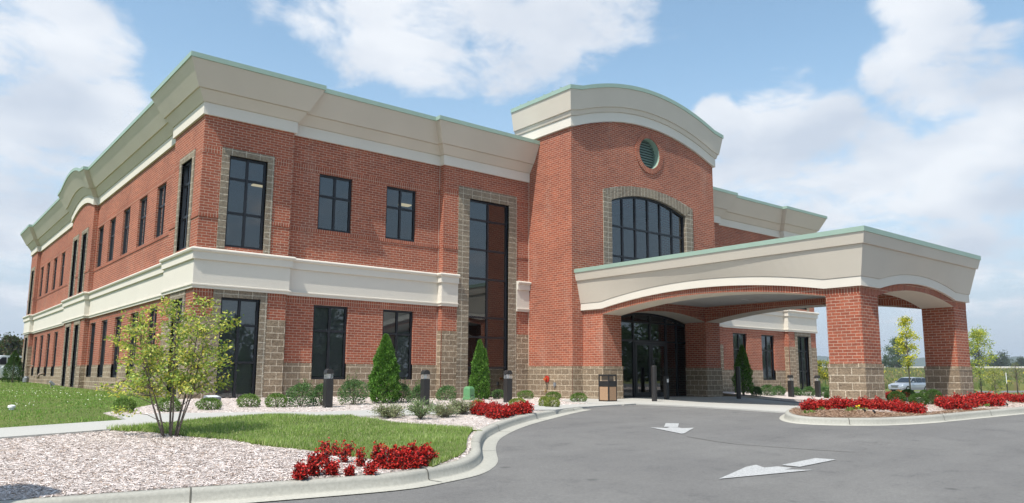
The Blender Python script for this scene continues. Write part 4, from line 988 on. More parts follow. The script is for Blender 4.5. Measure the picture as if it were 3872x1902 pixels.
# ---- small multi-stemmed tree in the near bed
def near_tree():
    (x, y, z), t_ = at(645, 1652)
    root = empty('multi_stem_tree', (x, y, z)); root.scale = (t_/12.0,)*3; tag(root, 'small multi stemmed tree with yellow green leaves growing from the pale mulch bed', 'tree')
    rg_ = np.random.default_rng(5); R2 = np.array([CR[0], CR[1], 0]); R2 /= np.linalg.norm(R2); F2 = np.array([-R2[1], R2[0], 0])
    mb = MB(); tips = []
    def br(p0, p1, r0, r1, bend=.08, n=5):
        p0, p1 = np.array(p0), np.array(p1); k = rg_.normal(0, bend, 3); pts = [p0+(p1-p0)*s+k*math.sin(math.pi*s)*np.linalg.norm(p1-p0)*.5 for s in np.linspace(0, 1, n)]
        mb.tube(pts, list(np.linspace(r0, r1, n)), 7); return pts
    stems = [(-.66, .2, 1.62, .014), (-.40, -.35, 1.92, .016), (-.10, .3, 2.1, .018), (.14, -.25, 2.0, .016), (.40, .2, 2.08, .019), (.66, -.1, 1.82, .015), (.3, .55, 1.7, .011), (-.3, -.6, 1.6, .011)]
    for sx, sf, sz, r in stems:
        sx = sx*.97-.07
        b = R2*sx*.16+F2*sf*.14; e = R2*sx*.95+F2*sf*.9+np.array([0, 0, sz]); mid = R2*sx*.60+F2*sf*.55+np.array([0, 0, sz*.40])
        a1 = br(b-np.array([0, 0, .05]), mid, r, r*.7, .04); a2 = br(mid, e, r*.7, .004, .07, 7); pts = a1[2:]+a2
        for i in range(31):
            s = rg_.uniform(.20, 1); q = pts[min(len(pts)-1, int(s*len(pts)))]; a = rg_.uniform(0, 6.28); L = rg_.uniform(.2, .6)*(1.1-.5*s)
            out = (R2*math.cos(a)+F2*math.sin(a))*L+(q-np.array([0, 0, q[2]]))*.12+np.array([0, 0, L*rg_.uniform(.0, .7)]); tw_ = br(q, q+out, .006, .002, .12, 4); tips.append((q, q+out, L))
        tips.append((pts[-3], pts[-1], .3))
    for ex, ez, ef in ((.92, 1.86, .1), (.84, 1.22, -.1), (.78, .86, .2), (-1.14, 1.55, .1), (-1.06, .78, -.2), (-.98, .42, .1)):   # the long straggling twigs
        q = R2*ex*.45+np.array([0, 0, ez*.80])+F2*ef; e = R2*ex+np.array([0, 0, ez])+F2*ef; br(R2*ex*.10+np.array([0, 0, ez*.50]), q, .007, .005); br(q, e, .005, .002); tips += [(q, e, .5), (q+(e-q)*.5, e, .4), (q+(e-q)*.3, e, .3)]
    mb.build('stems', 'bark', root, smooth=True)
    Ps, Ds, cs = [], [], []
    for q, e, L in tips:
        m = int(10+L*50); s = rg_.uniform(.25, 1.04, m)[:, None]; Ps.append(q+(e-q)*s+rg_.normal(0, .038, (m, 3))); Ds.append(np.tile((e-q)/np.linalg.norm(e-q), (m, 1))+rg_.normal(0, .7, (m, 3))+np.array([0, 0, -.35])); cs.append(np.full(m, rg_.uniform(.85, 1.15)))
    P, D, cs = np.concatenate(Ps), np.concatenate(Ds), np.concatenate(cs); k = len(P)
    pal = [(.46, .49, .12), (.36, .43, .11), (.23, .33, .07), (.56, .53, .12), (.30, .38, .09), (.64, .56, .13), (.18, .27, .06)]
    V, F, C = leafquads(P, D, .054*rg_.uniform(.7, 1.3, k), .033, shade(pal, k, .15)*cs[:, None], .5)
    colmesh('leaves', V, F, C, 'leaf', root)
near_tree()

# ---- shrubs along the front wall
def shrub_at(px, py, wpx, hpx, label, n=750, pal=BOX, leaf=.035, seed=1, shoots=0, amp=.14, group=None, dense=.28, name='round_shrub'):
    (x, y, z), t_ = at(px, py); rx = wpx/2867*t_/2*1.06; rz = hpx/2867*t_/2*1.04; n = int(n*1.7)
    o = ball_shrub(name, rx, rz, n, pal, leaf, seed, amp, shoots, dense); o.location = (x, y, z-.02); return tag(o, label, 'shrub', group)
BG = 'low clipped shrubs along the front wall'
shrub_at(470, 1556, 72, 52, 'low green shrub at the lawn corner, seen left of the multi stemmed tree', 900, seed=2, group=BG)
shrub_at(642, 1556, 72, 52, 'low green shrub half hidden behind the stems of the small tree', 900, seed=3, group=BG)
shrub_at(790, 1549, 78, 46, 'low round shrub in front of the flat grey flood light', 900, seed=4, group=BG)
shrub_at(939, 1539, 80, 48, 'low round shrub under the tall corner window', 900, seed=5, group=BG)
shrub_at(1044, 1540, 76, 52, 'low round shrub before the stone pier right of the corner window', 900, seed=6, group=BG)
shrub_at(1135, 1537, 98, 84, 'loose dark shrub with a tall bright shoot leaning left, beside the stone pier', 1300, DKS, .04, 7, 7, .3, BG, .5)
shrub_at(1215, 1533, 66, 80, 'narrow loose shrub partly behind the first bollard light', 900, DKS, .04, 8, 5, .3, BG, .5)
shrub_at(1333, 1530, 100, 92, 'broad loose shrub with thin shoots right of the first bollard light', 1400, DKS, .04, 9, 9, .3, BG, .5)
shrub_at(1522, 1521, 60, 66, 'dark shrub tucked against the right side of the first arborvitae', 900, DKS, .04, 10, 4, .3, BG, .5)
shrub_at(1580, 1518, 50, 60, 'dark shrub partly behind the second bollard light', 800, DKS, .04, 11, 6, .3, BG, .5)
shrub_at(1684, 1516, 66, 54, 'bushy shrub at the stone pier left of the green utility box', 1000, DKS, .04, 12, 1, .25, BG, .4)
shrub_at(1886, 1508, 44, 34, 'small dark shrub at the foot of the tall window beside the third bollard light', 700, DKS, .038, 13, 0, .2, BG)
shrub_at(1987, 1508, 56, 32, 'low bright shrub under the tilted flood light', 800, BOX, .036, 14, 0, .12, BG)
shrub_at(2094, 1511, 50, 30, 'low shrub against the stone base below the red hose inlet', 800, BOX, .036, 15, 0, .12, BG)
shrub_at(2186, 1520, 56, 34, 'low shrub at the foot of the canopy pier left of the litter bin', 800, BOX, .036, 16, 0, .14, BG)
YB = [(.20, .25, .05), (.25, .29, .065), (.16, .22, .05), (.30, .31, .08)]
shrub_at(1958, 1540, 62, 36, 'yellowish clipped ball shrub behind the right end of the red flowers by the kerb', 1000, YB, .03, 17, 0, .05, BG)
shrub_at(1806, 1536, 44, 26, 'small yellowish shrub peeping out behind the grey green junipers', 600, YB, .03, 18, 0, .08, BG)
shrub_at(2060, 1538, 44, 40, 'left one of two touching yellowish ball shrubs near the curve of the kerb', 800, YB, .03, 19, 0, .05, BG)
shrub_at(2087, 1541, 56, 40, 'right one of two touching yellowish ball shrubs near the curve of the kerb', 900, YB, .03, 20, 0, .05, BG)

def thuja_at(px, py, wpx, hpx, n, seed, label, twin=None, dark=1.0):
    (x, y, z), t_ = at(px, py); w, h = wpx/2867*t_, hpx/2867*t_
    tw_ = None
    if twin: dx, ww, hh, k = twin; tw_ = (CR[0]*dx*w, CR[1]*dx*w, ww*w, hh*h, k)
    o = arborvitae('arborvitae', w, h, n, seed, tw_, dark); o.location = (x, y, z-.02); return tag(o, label, 'evergreen')
thuja_at(1452, 1524, 104, 252, 8000, 1, 'tall broad arborvitae before the brick between two ground floor windows')
thuja_at(1812, 1511, 66, 220, 5500, 2, 'slim twin tipped arborvitae in front of the tall tower side window', (.30, .55, .85, 2200))
T_START = 29.5
thuja_at(2812, 1500, 66, 180, 4500, 3, 'dark arborvitae half in shade beyond the canopy drive')
T_START = 2.0
thuja_at(46, 1447, 62, 118, 4000, 4, 'dark arborvitae at the far left corner, standing before the white van', None, .5)

def jun_at(px, py, wpx, hpx, seed, label, n=1500):
    (x, y, z), t_ = at(px, py); o = juniper('juniper', wpx/2867*t_/2, hpx/2867*t_, n, seed); o.location = (x, y, z); return tag(o, label, 'juniper', 'spreading junipers in the kerb bed')
jun_at(1472, 1580, 120, 46, 1, 'brownish low spreading juniper at the left end of the juniper group', 1700)
jun_at(1590, 1586, 96, 74, 2, 'tallest feathery green juniper, second from the left in the group')
jun_at(1682, 1578, 98, 50, 3, 'low grey green juniper between the tall one and the red flowers')
jun_at(1748, 1567, 86, 56, 5, 'rear pale juniper closest to the red flowers')

# ---- red bedding plants
FL = [begonia('red_begonia', .34, .30, 1.0, 1), begonia('red_begonia', .28, .32, 1.2, 2), begonia('red_begonia', .40, .26, .65, 3), begonia('red_begonia', .36, .24, .40, 4)]
used = set()
def flower(px, py, hpx, k, label, group):
    (x, y, z), t_ = at(px, py); h = hpx/2867*t_; s = h/(.34, .28, .40, .36)[k]; rz = random.uniform(0, 6.28)
    if k not in used: o = FL[k]; used.add(k); o.location = (x, y, z); o.rotation_euler = (0, 0, rz); o.scale = (s, s, s)
    else: o = copy_tree(FL[k], (x, y, z), rz, s)
    tag(o, label, 'flower', group)
GN = 'red begonias at the near kerb'
near_f = [(292, 680, 150, 1, 'low dense red begonia at the far left end of the near kerb clump'), (400, 652, 210, 0, 'tall full red begonia second from the left at the near kerb'), (545, 648, 130, 1, 'compact red begonia alone in front, third from the left at the near kerb'), (690, 648, 100, 1, 'smallest low red begonia in the middle of the front row'), (860, 640, 110, 1, 'small red begonia in front, just left of the dense right hand clump'),
    (490, 555, 195, 2, 'tall thin dark red begonia at the back left, against the grass'), (578, 490, 120, 3, 'sparse dark begonia farthest back at the grass edge'), (640, 545, 170, 3, 'sparse dark begonia left of centre in the back row'), (692, 490, 115, 3, 'wispy dark begonia right of the farthest one at the grass edge'), (778, 575, 160, 2, 'thin dark begonia standing alone in the middle of the clump'), (912, 575, 195, 2, 'tall dark begonia joining the dense right hand clump')]
for a, b, h, k, lab in near_f: flower(1000+a*.4658, 1500+b*.4658, h*.4658, k, lab, GN)
for a, b, h, k in ((985, 592, 190, 0), (1050, 562, 170, 0), (1090, 592, 185, 0), (1150, 580, 175, 1), (1205, 568, 195, 0), (1215, 588, 130, 1), (1290, 572, 160, 0), (1300, 552, 175, 0), (1352, 552, 135, 0), (1030, 596, 120, 1), (1140, 596, 120, 1)):
    flower(1000+a*.4658, 1500+b*.4658, h*.4658, k, 'bright red begonia in the dense right hand clump at the near kerb', 'dense red begonias at the near kerb')
for i in range(50):
    a = 1690+460*(i//2+random.random())/25; lo = np.interp(a, [1690, 1900, 2150], [150, 190, 138]); hi = np.interp(a, [1690, 1900, 2150], [125, 128, 118]); b = random.uniform(hi, lo)
    flower(1000+a*.4658, 1500+b*.4658, random.uniform(72, 100)*.4658, random.choice((0, 1, 1, 2 if a < 1760 else 0)), 'red begonia in the long bed beside the junipers and the curving kerb', 'red begonias beside the junipers')
Nz = (2900, 1350, .4363)
def mass(n, xr, front, back, h, label, group):
    for i in range(n):
        a = xr[0]+(xr[1]-xr[0])*(i+random.random())/n; b = random.uniform(np.interp(a, *back), np.interp(a, *front))
        flower(Nz[0]+a*Nz[2], Nz[1]+b*Nz[2], random.uniform(*h)*Nz[2], random.choice((0, 1, 1)), label, group)
mass(60, (305, 1355), ([300, 600, 1060, 1200, 1360], [480, 455, 462, 504, 506]), ([300, 600, 1060, 1360], [458, 432, 452, 490]), (72, 104), 'red begonia in the mass before the front canopy column', 'red begonias before the front canopy column')
mass(46, (1495, 2040), ([1490, 1600, 1720, 1900, 2040], [448, 470, 470, 435, 438]), ([1490, 1720, 2040], [418, 405, 384]), (72, 104), 'red begonia in the mass right of the ball shrubs on the island', 'red begonias right of the ball shrubs')
mass(22, (2020, 2330), ([2020, 2230, 2330], [388, 402, 405]), ([2020, 2330], [372, 380]), (58, 75), 'red begonia in the strip running out at the right edge of the island', 'red begonias at the right end')
mass(9, (1002, 1225), ([1000, 1225], [362, 350]), ([1000, 1225], [356, 340]), (50, 60), 'red begonia glimpsed behind the canopy column and ball shrubs', 'red begonias behind the ball shrubs')
# ball shrubs of the island
BI = [(.06, .125, .03), (.085, .16, .038), (.11, .19, .048)]
for a, b, w, h, lab in ((1125, 408, 142, 105, 'clipped ball shrub at the left, beside the front canopy column'), (1312, 428, 142, 106, 'front clipped ball shrub in the middle of the island'), (1225, 385, 120, 100, 'clipped ball shrub behind and between the two front ones'), (1450, 412, 142, 122, 'largest clipped ball shrub before the far canopy column'), (1368, 350, 80, 62, 'small rear ball shrub left of the far canopy column'), (1628, 366, 124, 66, 'flat ball shrub at the foot of the far canopy column'), (1772, 352, 128, 62, 'ball shrub right of the far canopy column')):
    shrub_at(Nz[0]+a*Nz[2], Nz[1]+b*Nz[2], w*Nz[2]*.92, h*Nz[2]*1.08, lab, 2200, BI, .028, int(a), 0, .04, 'clipped ball shrubs on the island', .12)
# shrubs in the far right bed
Kz = (2650, 1100, .3557); T_START = 30.0
for a, b, w, h, lab in ((590, 1112, 100, 90, 'leafy shrub right of the dark arborvitae beyond the canopy'), (705, 1113, 130, 115, 'largest leafy shrub under the far wing window'), (832, 1110, 120, 100, 'leafy shrub left of the far bollard light'), (1012, 1112, 90, 80, 'leafy shrub between the two far bollard lights'), (1150, 1118, 120, 95, 'leafy shrub left of the last bollard light'), (1312, 1118, 110, 95, 'leafy shrub at the far wing corner beside the canopy column'), (1338, 1140, 44, 60, 'tiny shrub seen at the left edge of the front canopy column')):
    shrub_at(Kz[0]+a*Kz[2], Kz[1]+b*Kz[2], w*Kz[2], h*Kz[2], lab, 800, DKS, .05, int(a), 1, .2, 'shrubs in the far wing bed', .4)
T_START = 2.0

# pansies and seedlings on the island
def pansy(px, py, col, label, group=None):
    (x, y, z), t_ = at(px, py); P = RNG.normal(0, .03, (26, 3)); P[:, 2] = np.abs(P[:, 2])*.7+.015
    v, f, c = leafquads(P, np.tile([[0, 0, 1.]], (26, 1)), .05, .03, shade([(.14, .22, .05), (.19, .27, .07)], 26), 1.0); o = colmesh('pansy_plant', v, f, c, 'leaf')
    if col:
        Q = np.array([[.02, 0, .10], [-.03, .01, .085], [.0, -.03, .095]]); Q = np.repeat(Q, 5, 0); v, f, c = leafquads(Q, RNG.normal(0, 1, (15, 3)), .032, .03, shade([col], 15, .1), .3); colmesh('blossoms', v, f, c, 'petal', o)
    o.location = (x, y, z); return tag(o, label, 'flower', group)
for a, b, col, lab in ((520, 452, (.62, .58, .80), 'left one of two pale lilac pansies before the red mass'), (585, 447, (.78, .76, .85), 'white pansy before the red mass on the island'), (755, 458, (.38, .20, .50), 'purple pansy beside the yellow one on the island'), (790, 459, (.80, .58, .02), 'yellow pansy before the red mass on the island')):
    pansy(Nz[0]+a*Nz[2], Nz[1]+b*Nz[2], col, lab)
for a, b in ((430, 470), (470, 462), (655, 452), (700, 478), (735, 470), (850, 470), (390, 490), (330, 497), (1780, 440), (1830, 440), (1905, 432), (1960, 430)):
    pansy(Nz[0]+a*Nz[2], Nz[1]+b*Nz[2], None, 'pale green seedling tuft in the brown mulch of the island', 'seedling tufts on the island')

# ---- bollard lights
def bollard_light():
    r = empty('bollard_light'); mb = MB(); mb.box(-.095, .095, -.095, .095, -.05, .72); mb.box(-.11, .11, -.11, .11, -.05, .012); mb.build('post', 'bronze', r)
    mb = MB(); mb.box(-.088, .088, -.088, .088, .72, .845); mb.build('lens', 'clear_lens', r)
    mb = MB(); mb.lathe([(.035, .72), (.05, .845)], 0, 0, 10); mb.build('reflector', 'steel', r)
    mb = MB(); mb.lathe([(.134, .845), (.134, .868), (.128, .91), (.108, .955), (.06, .985), (.0, .993)], 0, 0, 4)
    dome = MB()
    for k in range(9):
        pass
    X = np.linspace(-.097, .097, 13)
    dome.loft([[(x, -.097, .845), (x, .097, .845), (x, .097, .872+.1*math.sqrt(max(0, 1-(x/.0971)**2))), (x, -.097, .872+.1*math.sqrt(max(0, 1-(x/.0971)**2)))] for x in X]); dome.build('hood', 'bronze', r); return r
bl = bollard_light(); first = True
for px, py, hpx, lab in ((1238, 1541, 145, 'dark bollard light between loose shrubs, nearest to the building corner'), (1606, 1532, 132, 'dark bollard light right of the broad arborvitae, above the junipers'), (1920, 1523, 122, 'dark bollard light beside the slim twin tipped arborvitae'), (2992, 1501, 82, 'far bollard light left of the far wing end window'), (3094, 1501, 81, 'last far bollard light, just left of the front canopy column')):
    T_START = 30.0 if px > 2900 else 2.0
    (x, y, z), t_ = at(px, py); s = hpx/2867*t_/.972; T_START = 2.0
    if first: o = bl; o.location = (x, y, z); o.scale = (s, s, s); first = False
    else: o = copy_tree(bl, (x, y, z), 0, s)
    o.rotation_euler = (0, 0, random.uniform(-.05, .05)); tag(o, lab, 'bollard light', 'bollard lights along the walk')
# ---- guard bollards and the door post at the entrance
def guard(px, py, hpx, label):
    (x, y, z), t_ = at(px, py, .02); h = hpx/2867*t_; mb = MB(); r = .083; mb.lathe([(r, -.05), (r, h-.045), (r*.93, h-.02), (r*.7, h-.004), (0.0, h)], 0, 0, 20); o = mb.build('guard_bollard', 'bronze', smooth=False); o.location = (x, y, z); tag(o, label, 'bollard', 'steel guard bollards at the entrance')
guard(2475, 1521, 138, 'round dark guard bollard in front of the entrance doors'); guard(2794, 1511, 124, 'round dark guard bollard on the far side of the drive by the arborvitae')
(x, y, z), t_ = at(2521, 1514, .02); mb = MB(); mb.box(-.075, .075, -.06, .06, -.05, .78); mb.box(-.08, .08, -.065, .065, .78, .80); o = mb.build('door_opener_post', 'black_metal'); o.location = (x, y, z); tag(o, 'square black post with a small white push plate before the entrance doors', 'post')
mb = MB(); mb.box(-.045, .045, -.067, -.062, .60, .71); mb.build('push_plate', 'sign_white', o)
# ---- litter bin
(x, y, z), t_ = at(2322, 1522, .02); s = .395; hb = .83
bn = empty('litter_bin', (x+.05, y+.30, z), math.atan2(CF[1], CF[0])-math.pi/2+math.radians(44)); tag(bn, 'square black litter bin with tan pebbled panels beside the entrance pier', 'litter bin')
mb = MB(); q = s/2
mb.box(-q, q, -q, q, .0, .04); mb.box(-q, q, -q, q, hb-.05, hb)
for sx in (-1, 1):
    for sy in (-1, 1): mb.box(sx*q if sx < 0 else q-.03, sx*q+.03 if sx < 0 else q, sy*q if sy < 0 else q-.03, sy*q+.03 if sy < 0 else q, .04, hb-.05)
mb.box(-q+.004, q-.004, -q+.004, q-.004, .47, .63)
mb.box(-q+.03, q-.03, -q+.03, q-.03, .04, .47); mb.build('body', 'black_metal', bn)
for sx, sy in ((-1, 0), (0, -1), (1, 0), (0, 1)):
    pm = MB(); a, b = (-q+.04, q-.04)
    if sx: pm.box(sx*q-.014*(1 if sx > 0 else 0), sx*q+.014*(1 if sx < 0 else 0), a, b, .06, .46)
    else: pm.box(a, b, sy*q-.014*(1 if sy > 0 else 0), sy*q+.014*(1 if sy < 0 else 0), .06, .46)
    pm.build('tan_panel', 'bin_panel', bn)
ib = MB(); ib.box(-q+.07, q-.07, -q+.07, q-.07, .63, hb-.05); ib.build('liner', 'pipe_tan', bn)

# ---- fittings on the front wall
def wallpt(px, py, axis, c):
    r = ray(px, py); t_ = (c-CAM[axis])/r[axis]; return CAM+r*t_
q = wallpt(2069, 1433, 0, T0-.03); fdc = empty('hose_inlet', tuple(q)); tag(fdc, 'red fire hose inlet with orange cap on the stone base of the entrance tower', 'hose inlet')
mb = MB(); mb.tube([(0, 0, 0), (-.03, 0, 0)], .115, 18); mb.build('flange', 'red_paint', fdc, smooth=False)
mb = MB(); mb.tube([(-.03, 0, 0), (-.10, .0, 0)], .045, 12); mb.tube([(-.07, 0, 0), (-.16, -.05, 0)], .05, 12); mb.build('elbow', 'brass', fdc)
mb = MB(); mb.tube([(-.155, -.05, 0), (-.185, -.066, -.004)], .042, 14); mb.build('cap', 'orange_cap', fdc)
q = wallpt(2099, 1453, 0, T0-.025); o = MB(); o.box(-.04, 0, -.05, .05, -.06, .06); o.box(-.05, -.04, -.012, .012, -.11, -.06); o = o.build('socket_box', 'grey_box'); o.location = tuple(q); tag(o, 'small grey electrical box on the stone base right of the red hose inlet', 'electrical box')
q = wallpt(2067, 1478, 0, T0-.025); mb = MB(); mb.tube([(0, 0, 0), (-.07, 0, 0), (-.09, 0, -.05)], .016, 8); mb.tube([(-.045, 0, .0), (-.045, 0, .05)], .008, 6); mb.tube([(-.045, -.035, .05), (-.045, .035, .05)], .01, 6); o = mb.build('water_tap', 'brass'); o.location = tuple(q); tag(o, 'small brass wall tap below the red hose inlet', 'tap')
def flood(px, py, wpx, hpx, tilt, label, off=.125, rz=0, base=None):
    (x, y, z), t_ = at(px, py, off); w = wpx/2867*t_; h = hpx/2867*t_; r = empty('flood_light', (x, y, z), rz); tag(r, label, 'flood light')
    mb = MB(); c, s_ = math.cos(tilt), math.sin(tilt)
    def Pp(u, v, d): return (u, v*c-d*s_-.0, h*.62+v*s_+d*c)
    L = h*.9
    mb.loft([[Pp(-w/2, -L/2, 0), Pp(w/2, -L/2, 0), Pp(w/2, L/2, 0), Pp(-w/2, L/2, 0)], [Pp(-w/2, -L/2, .09), Pp(w/2, -L/2, .09), Pp(w/2, L/2, .09), Pp(-w/2, L/2, .09)]]); mb.build('housing', 'grey_box', r)
    mb = MB(); mb.loft([[Pp(-w/2+.03, -L/2+.02, .091), Pp(w/2-.03, -L/2+.02, .091), Pp(w/2-.03, L/2-.02, .091), Pp(-w/2+.03, L/2-.02, .091)], [Pp(-w/2+.03, -L/2+.02, .096), Pp(w/2-.03, -L/2+.02, .096), Pp(w/2-.03, L/2-.02, .096), Pp(-w/2+.03, L/2-.02, .096)]]); mb.build('lens', 'lens', r)
    mb = MB(); mb.tube([(0, 0, -.05), (0, 0, h*.62)], .02, 8); mb.build('stem', 'grey_box', r); return r
flood(800, 1535, 57, 34, .25, 'flat grey flood light on a stem under the corner window', rz=.3); flood(1992, 1498, 44, 34, .9, 'tilted grey flood light at the wall beside the entrance tower', rz=-.2)
flood(192, 1466, 42, 22, .7, 'black and grey flood light on the side lawn pointing up at the wall', .115, rz=1.5); 
(x, y, z), t_ = at(1773, 1514); mb = MB(); w = 31/2867*t_; h = 52/2867*t_
mb.loft([[(-w/2*a, -w/2*a, zz_), (w/2*a, -w/2*a, zz_), (w/2*a, w/2*a, zz_), (-w/2*a, w/2*a, zz_)] for zz_, a in ((-.05, 1.12), (.07, 1.12), (.08, 1), (h*.82, .95), (h*.93, .82), (h, .55))]); o = mb.build('utility_pedestal', 'utility_green'); o.location = (x, y, z); o.rotation_euler = (0, 0, .3); tag(o, 'green utility pedestal left of the slim arborvitae', 'utility box')
mb = MB(); mb.box(-w*.3, w*.3, -w*.53, -w*.5, h*.35, h*.40); mb.build('latch', 'black_metal', o)
# landscape lamps on the island
for a, b, lab in ((848, 487, 'small dark garden lamp left of the other one before the red mass'), (932, 500, 'small dark garden lamp in the brown mulch, right of the other one'), (2083, 432, 'small dark garden lamp at the far right of the island')):
    (x, y, z), t_ = at(Nz[0]+a*Nz[2], Nz[1]+b*Nz[2]); mb = MB(); mb.tube([(0, 0, -.05), (0, 0, .05)], .01, 6); mb.tube([(.03, 0, .05), (-.035, 0, .08)], [.02, .024], 10); o = mb.build('garden_lamp', 'black_metal'); o.location = (x, y, z); tag(o, lab, 'garden lamp', 'garden lamps on the island')
# ---- left wall: pipes, meter, vent
def elbow_pipe(px, py, r, out, h, label):
    q = wallpt(px, py, 0, -.02); mb = MB(); z0 = float(H(-.3, q[1]))
    pts = [(0, 0, h), (-out*.6, 0, h), (-out*.85, 0, h-out*.12), (-out, 0, h-out*.4), (-out, 0, h-out*.9)]; mb.tube(pts, r, 10); o = mb.build('pipe_elbow', 'pipe_tan', smooth=True); o.location = (q[0], q[1], z0+.12); tag(o, label, 'pipe')
elbow_pipe(165, 1440, .06, .26, .50, 'tan pipe elbow low on the far part of the side wall'); elbow_pipe(478, 1470, .065, .28, .42, 'large tan pipe elbow low on the side wall behind the small tree')
q = wallpt(98, 1432, 0, -.2); mt = empty('gas_meter', tuple(q)); tag(mt, 'grey meter with a bent pipe at the far end of the side wall', 'meter')
mb = MB(); mb.loft([[(a*.16*math.cos(k*math.pi/6), a*.24*math.sin(k*math.pi/6), zz_) for k in range(12)] for zz_, a in ((-.24, .6), (-.18, .95), (.05, 1), (.10, .8), (.14, .35))]); mb.build('body', 'grey_box', mt)
mb = MB(); mb.tube([(0, -.25, .14), (0, -.25, .62), (0, -.32, .72), (.1, -.6, .74), (.2, -.75, .70)], .035, 8); mb.tube([(0, .05, -.24), (0, .05, -.6)], .03, 8); mb.tube([(0, 0, .1), (0, -.25, .2)], .03, 8); mb.build('pipe', 'pipe_tan', mt)
(x, y, z), t_ = at(43, 1549, .115); mb = MB(); r = 13/2867*t_; mb.lathe([(r*.72, -.05), (r*.72, r*.55), (r, r*.56), (r, r*1.05), (r*.8, r*1.3), (0, r*1.42)], 0, 0, 20); o = mb.build('vent_cap', 'white_plastic', smooth=False); o.location = (x, y, z); tag(o, 'white round vent cap standing in the side lawn', 'vent')

# ---- trees and things in the far right
def tree_at(px, py, toppx, wpx, trunk_frac, label, depth=None, n=1600, leaf=.12, pal=None, seed=1, name='young_tree', group=None, clumps=46, tr=.05, shape=1.0, bark='bark'):
    r = ray(px, py)
    if depth is None: x, y, t_ = G(px, py)
    else: t_ = depth; x, y = (CAM+r*t_)[:2]
    z = float(H(x, y)); top = CAM[2]+ray(px, toppx)[2]*t_; h = top-z; w = wpx/2867*t_
    o = crown_tree(name, h, w, h*trunk_frac, n, leaf, pal, seed, clumps=clumps, tr=tr, shape=shape, bark=bark); o.location = (x, y, z-.05); return tag(o, label, 'tree', group)
YEL = [(.60, .54, .05), (.70, .60, .05), (.48, .48, .06), (.35, .40, .06)]
YGR = [(.44, .46, .08), (.34, .41, .08), (.56, .52, .08), (.25, .33, .08)]
DKT = [(.05, .095, .035), (.07, .12, .04), (.09, .14, .05)]
tree_at(3443, 1490, 1200, 78, .38, 'young tree with bright yellow leaves seen between the canopy columns', 62, 2600, .14, YEL, 3, tr=.06, shape=1.2)
tree_at(3712, 1490, 1250, 105, .30, 'yellow green young tree just right of the far canopy column', 66, 3000, .14, YGR, 4, tr=.06, shape=1.1)
tree_at(3766, 1492, 1390, 82, .16, 'small pale yellow tree left of the short sign post', 56, 1000, .10, [(.40, .38, .10), (.33, .33, .10), (.25, .28, .07)], 5, tr=.03)
tree_at(3848, 1476, 1370, 46, .5, 'thin nearly bare young tree near the right edge', 68, 260, .10, [(.20, .20, .08)], 6, tr=.05)
tree_at(3398, 1391, 1282, 86, .06, 'big dark green tree standing alone far across the field', 330, 5000, .55, DKT, 7, name='field_tree', clumps=60, tr=.4)
tree_at(3362, 1391, 1340, 50, .06, 'dark bush at the left foot of the big lone field tree', 335, 1800, .5, DKT, 17, name='field_tree', clumps=30, tr=.2)
for i, (px, top, w, lab) in enumerate(((3690, 1322, 60, 'distant dark tree right behind the yellow green young tree'), (3757, 1345, 50, 'first of two rounded distant trees at the far field edge'), (3795, 1336, 66, 'taller of two rounded distant trees at the far field edge'), (3860, 1352, 44, 'distant tree at the right edge of the picture'), (3335, 1372, 30, 'small distant bush showing right of the front canopy column'), (3625, 1345, 40, 'distant tree hidden mostly by the far canopy column'))):
    tree_at(px, 1392, top, w, .08, lab, 380, 2600, .6, [(.05, .075, .04), (.065, .09, .045)], 20+i, name='field_tree', clumps=34, tr=.3)
for i in range(5):
    tree_at(3075+i*22, 1405, 1365+random.uniform(-4, 6), 44, .05, 'goldenrod covered bush at the field edge beyond the far wing', 120+i*6, 900, .3, [(.45, .38, .02), (.34, .32, .03), (.18, .22, .04)], 40+i, name='flowering_bush', group='yellow flowering bushes beyond the far wing', clumps=24, tr=.05)
# trees behind the van on the left
for i, (px, top, w) in enumerate(((-60, 1300, 130), (25, 1272, 120), (95, 1290, 110), (-170, 1290, 140), (160, 1300, 120))):
    tree_at(px, 1440, top, w, .04, ['big dark tree beyond the left edge', 'dark green tree with a bronze tinge behind the white van', 'dark green tree whose crown meets the far building corner', 'dark tree outside the left edge', 'dark tree hidden behind the far building corner'][i], 95+i*4, 5200, .35, [(.045, .075, .022), (.06, .095, .028), (.085, .08, .03), (.10, .07, .035)], 60+i, name='leafy_tree', clumps=70, tr=.25)
# trees behind the photographer, mirrored in the panes
for i in range(44):
    x, y = -75+7.2*i+random.uniform(-3, 3), -72-14*random.random()-.10*abs(i-14)
    h = random.uniform(6, 11); 
    if i < 4:
        o = crown_tree('roadside_tree', 9, 9, .7, 2600, .6, DKT, 80+i, clumps=44, tr=.25); RT = (globals().get('RT') or [])+[o]; o.location = (x, y, float(H(x, y)))
    else: o = copy_tree(RT[i % 4], (x, y, float(H(x, y))), random.uniform(0, 6), h/9)
    tag(o, 'dark roadside tree across the car park, seen only as a reflection in the panes', 'tree', 'trees mirrored in the windows')

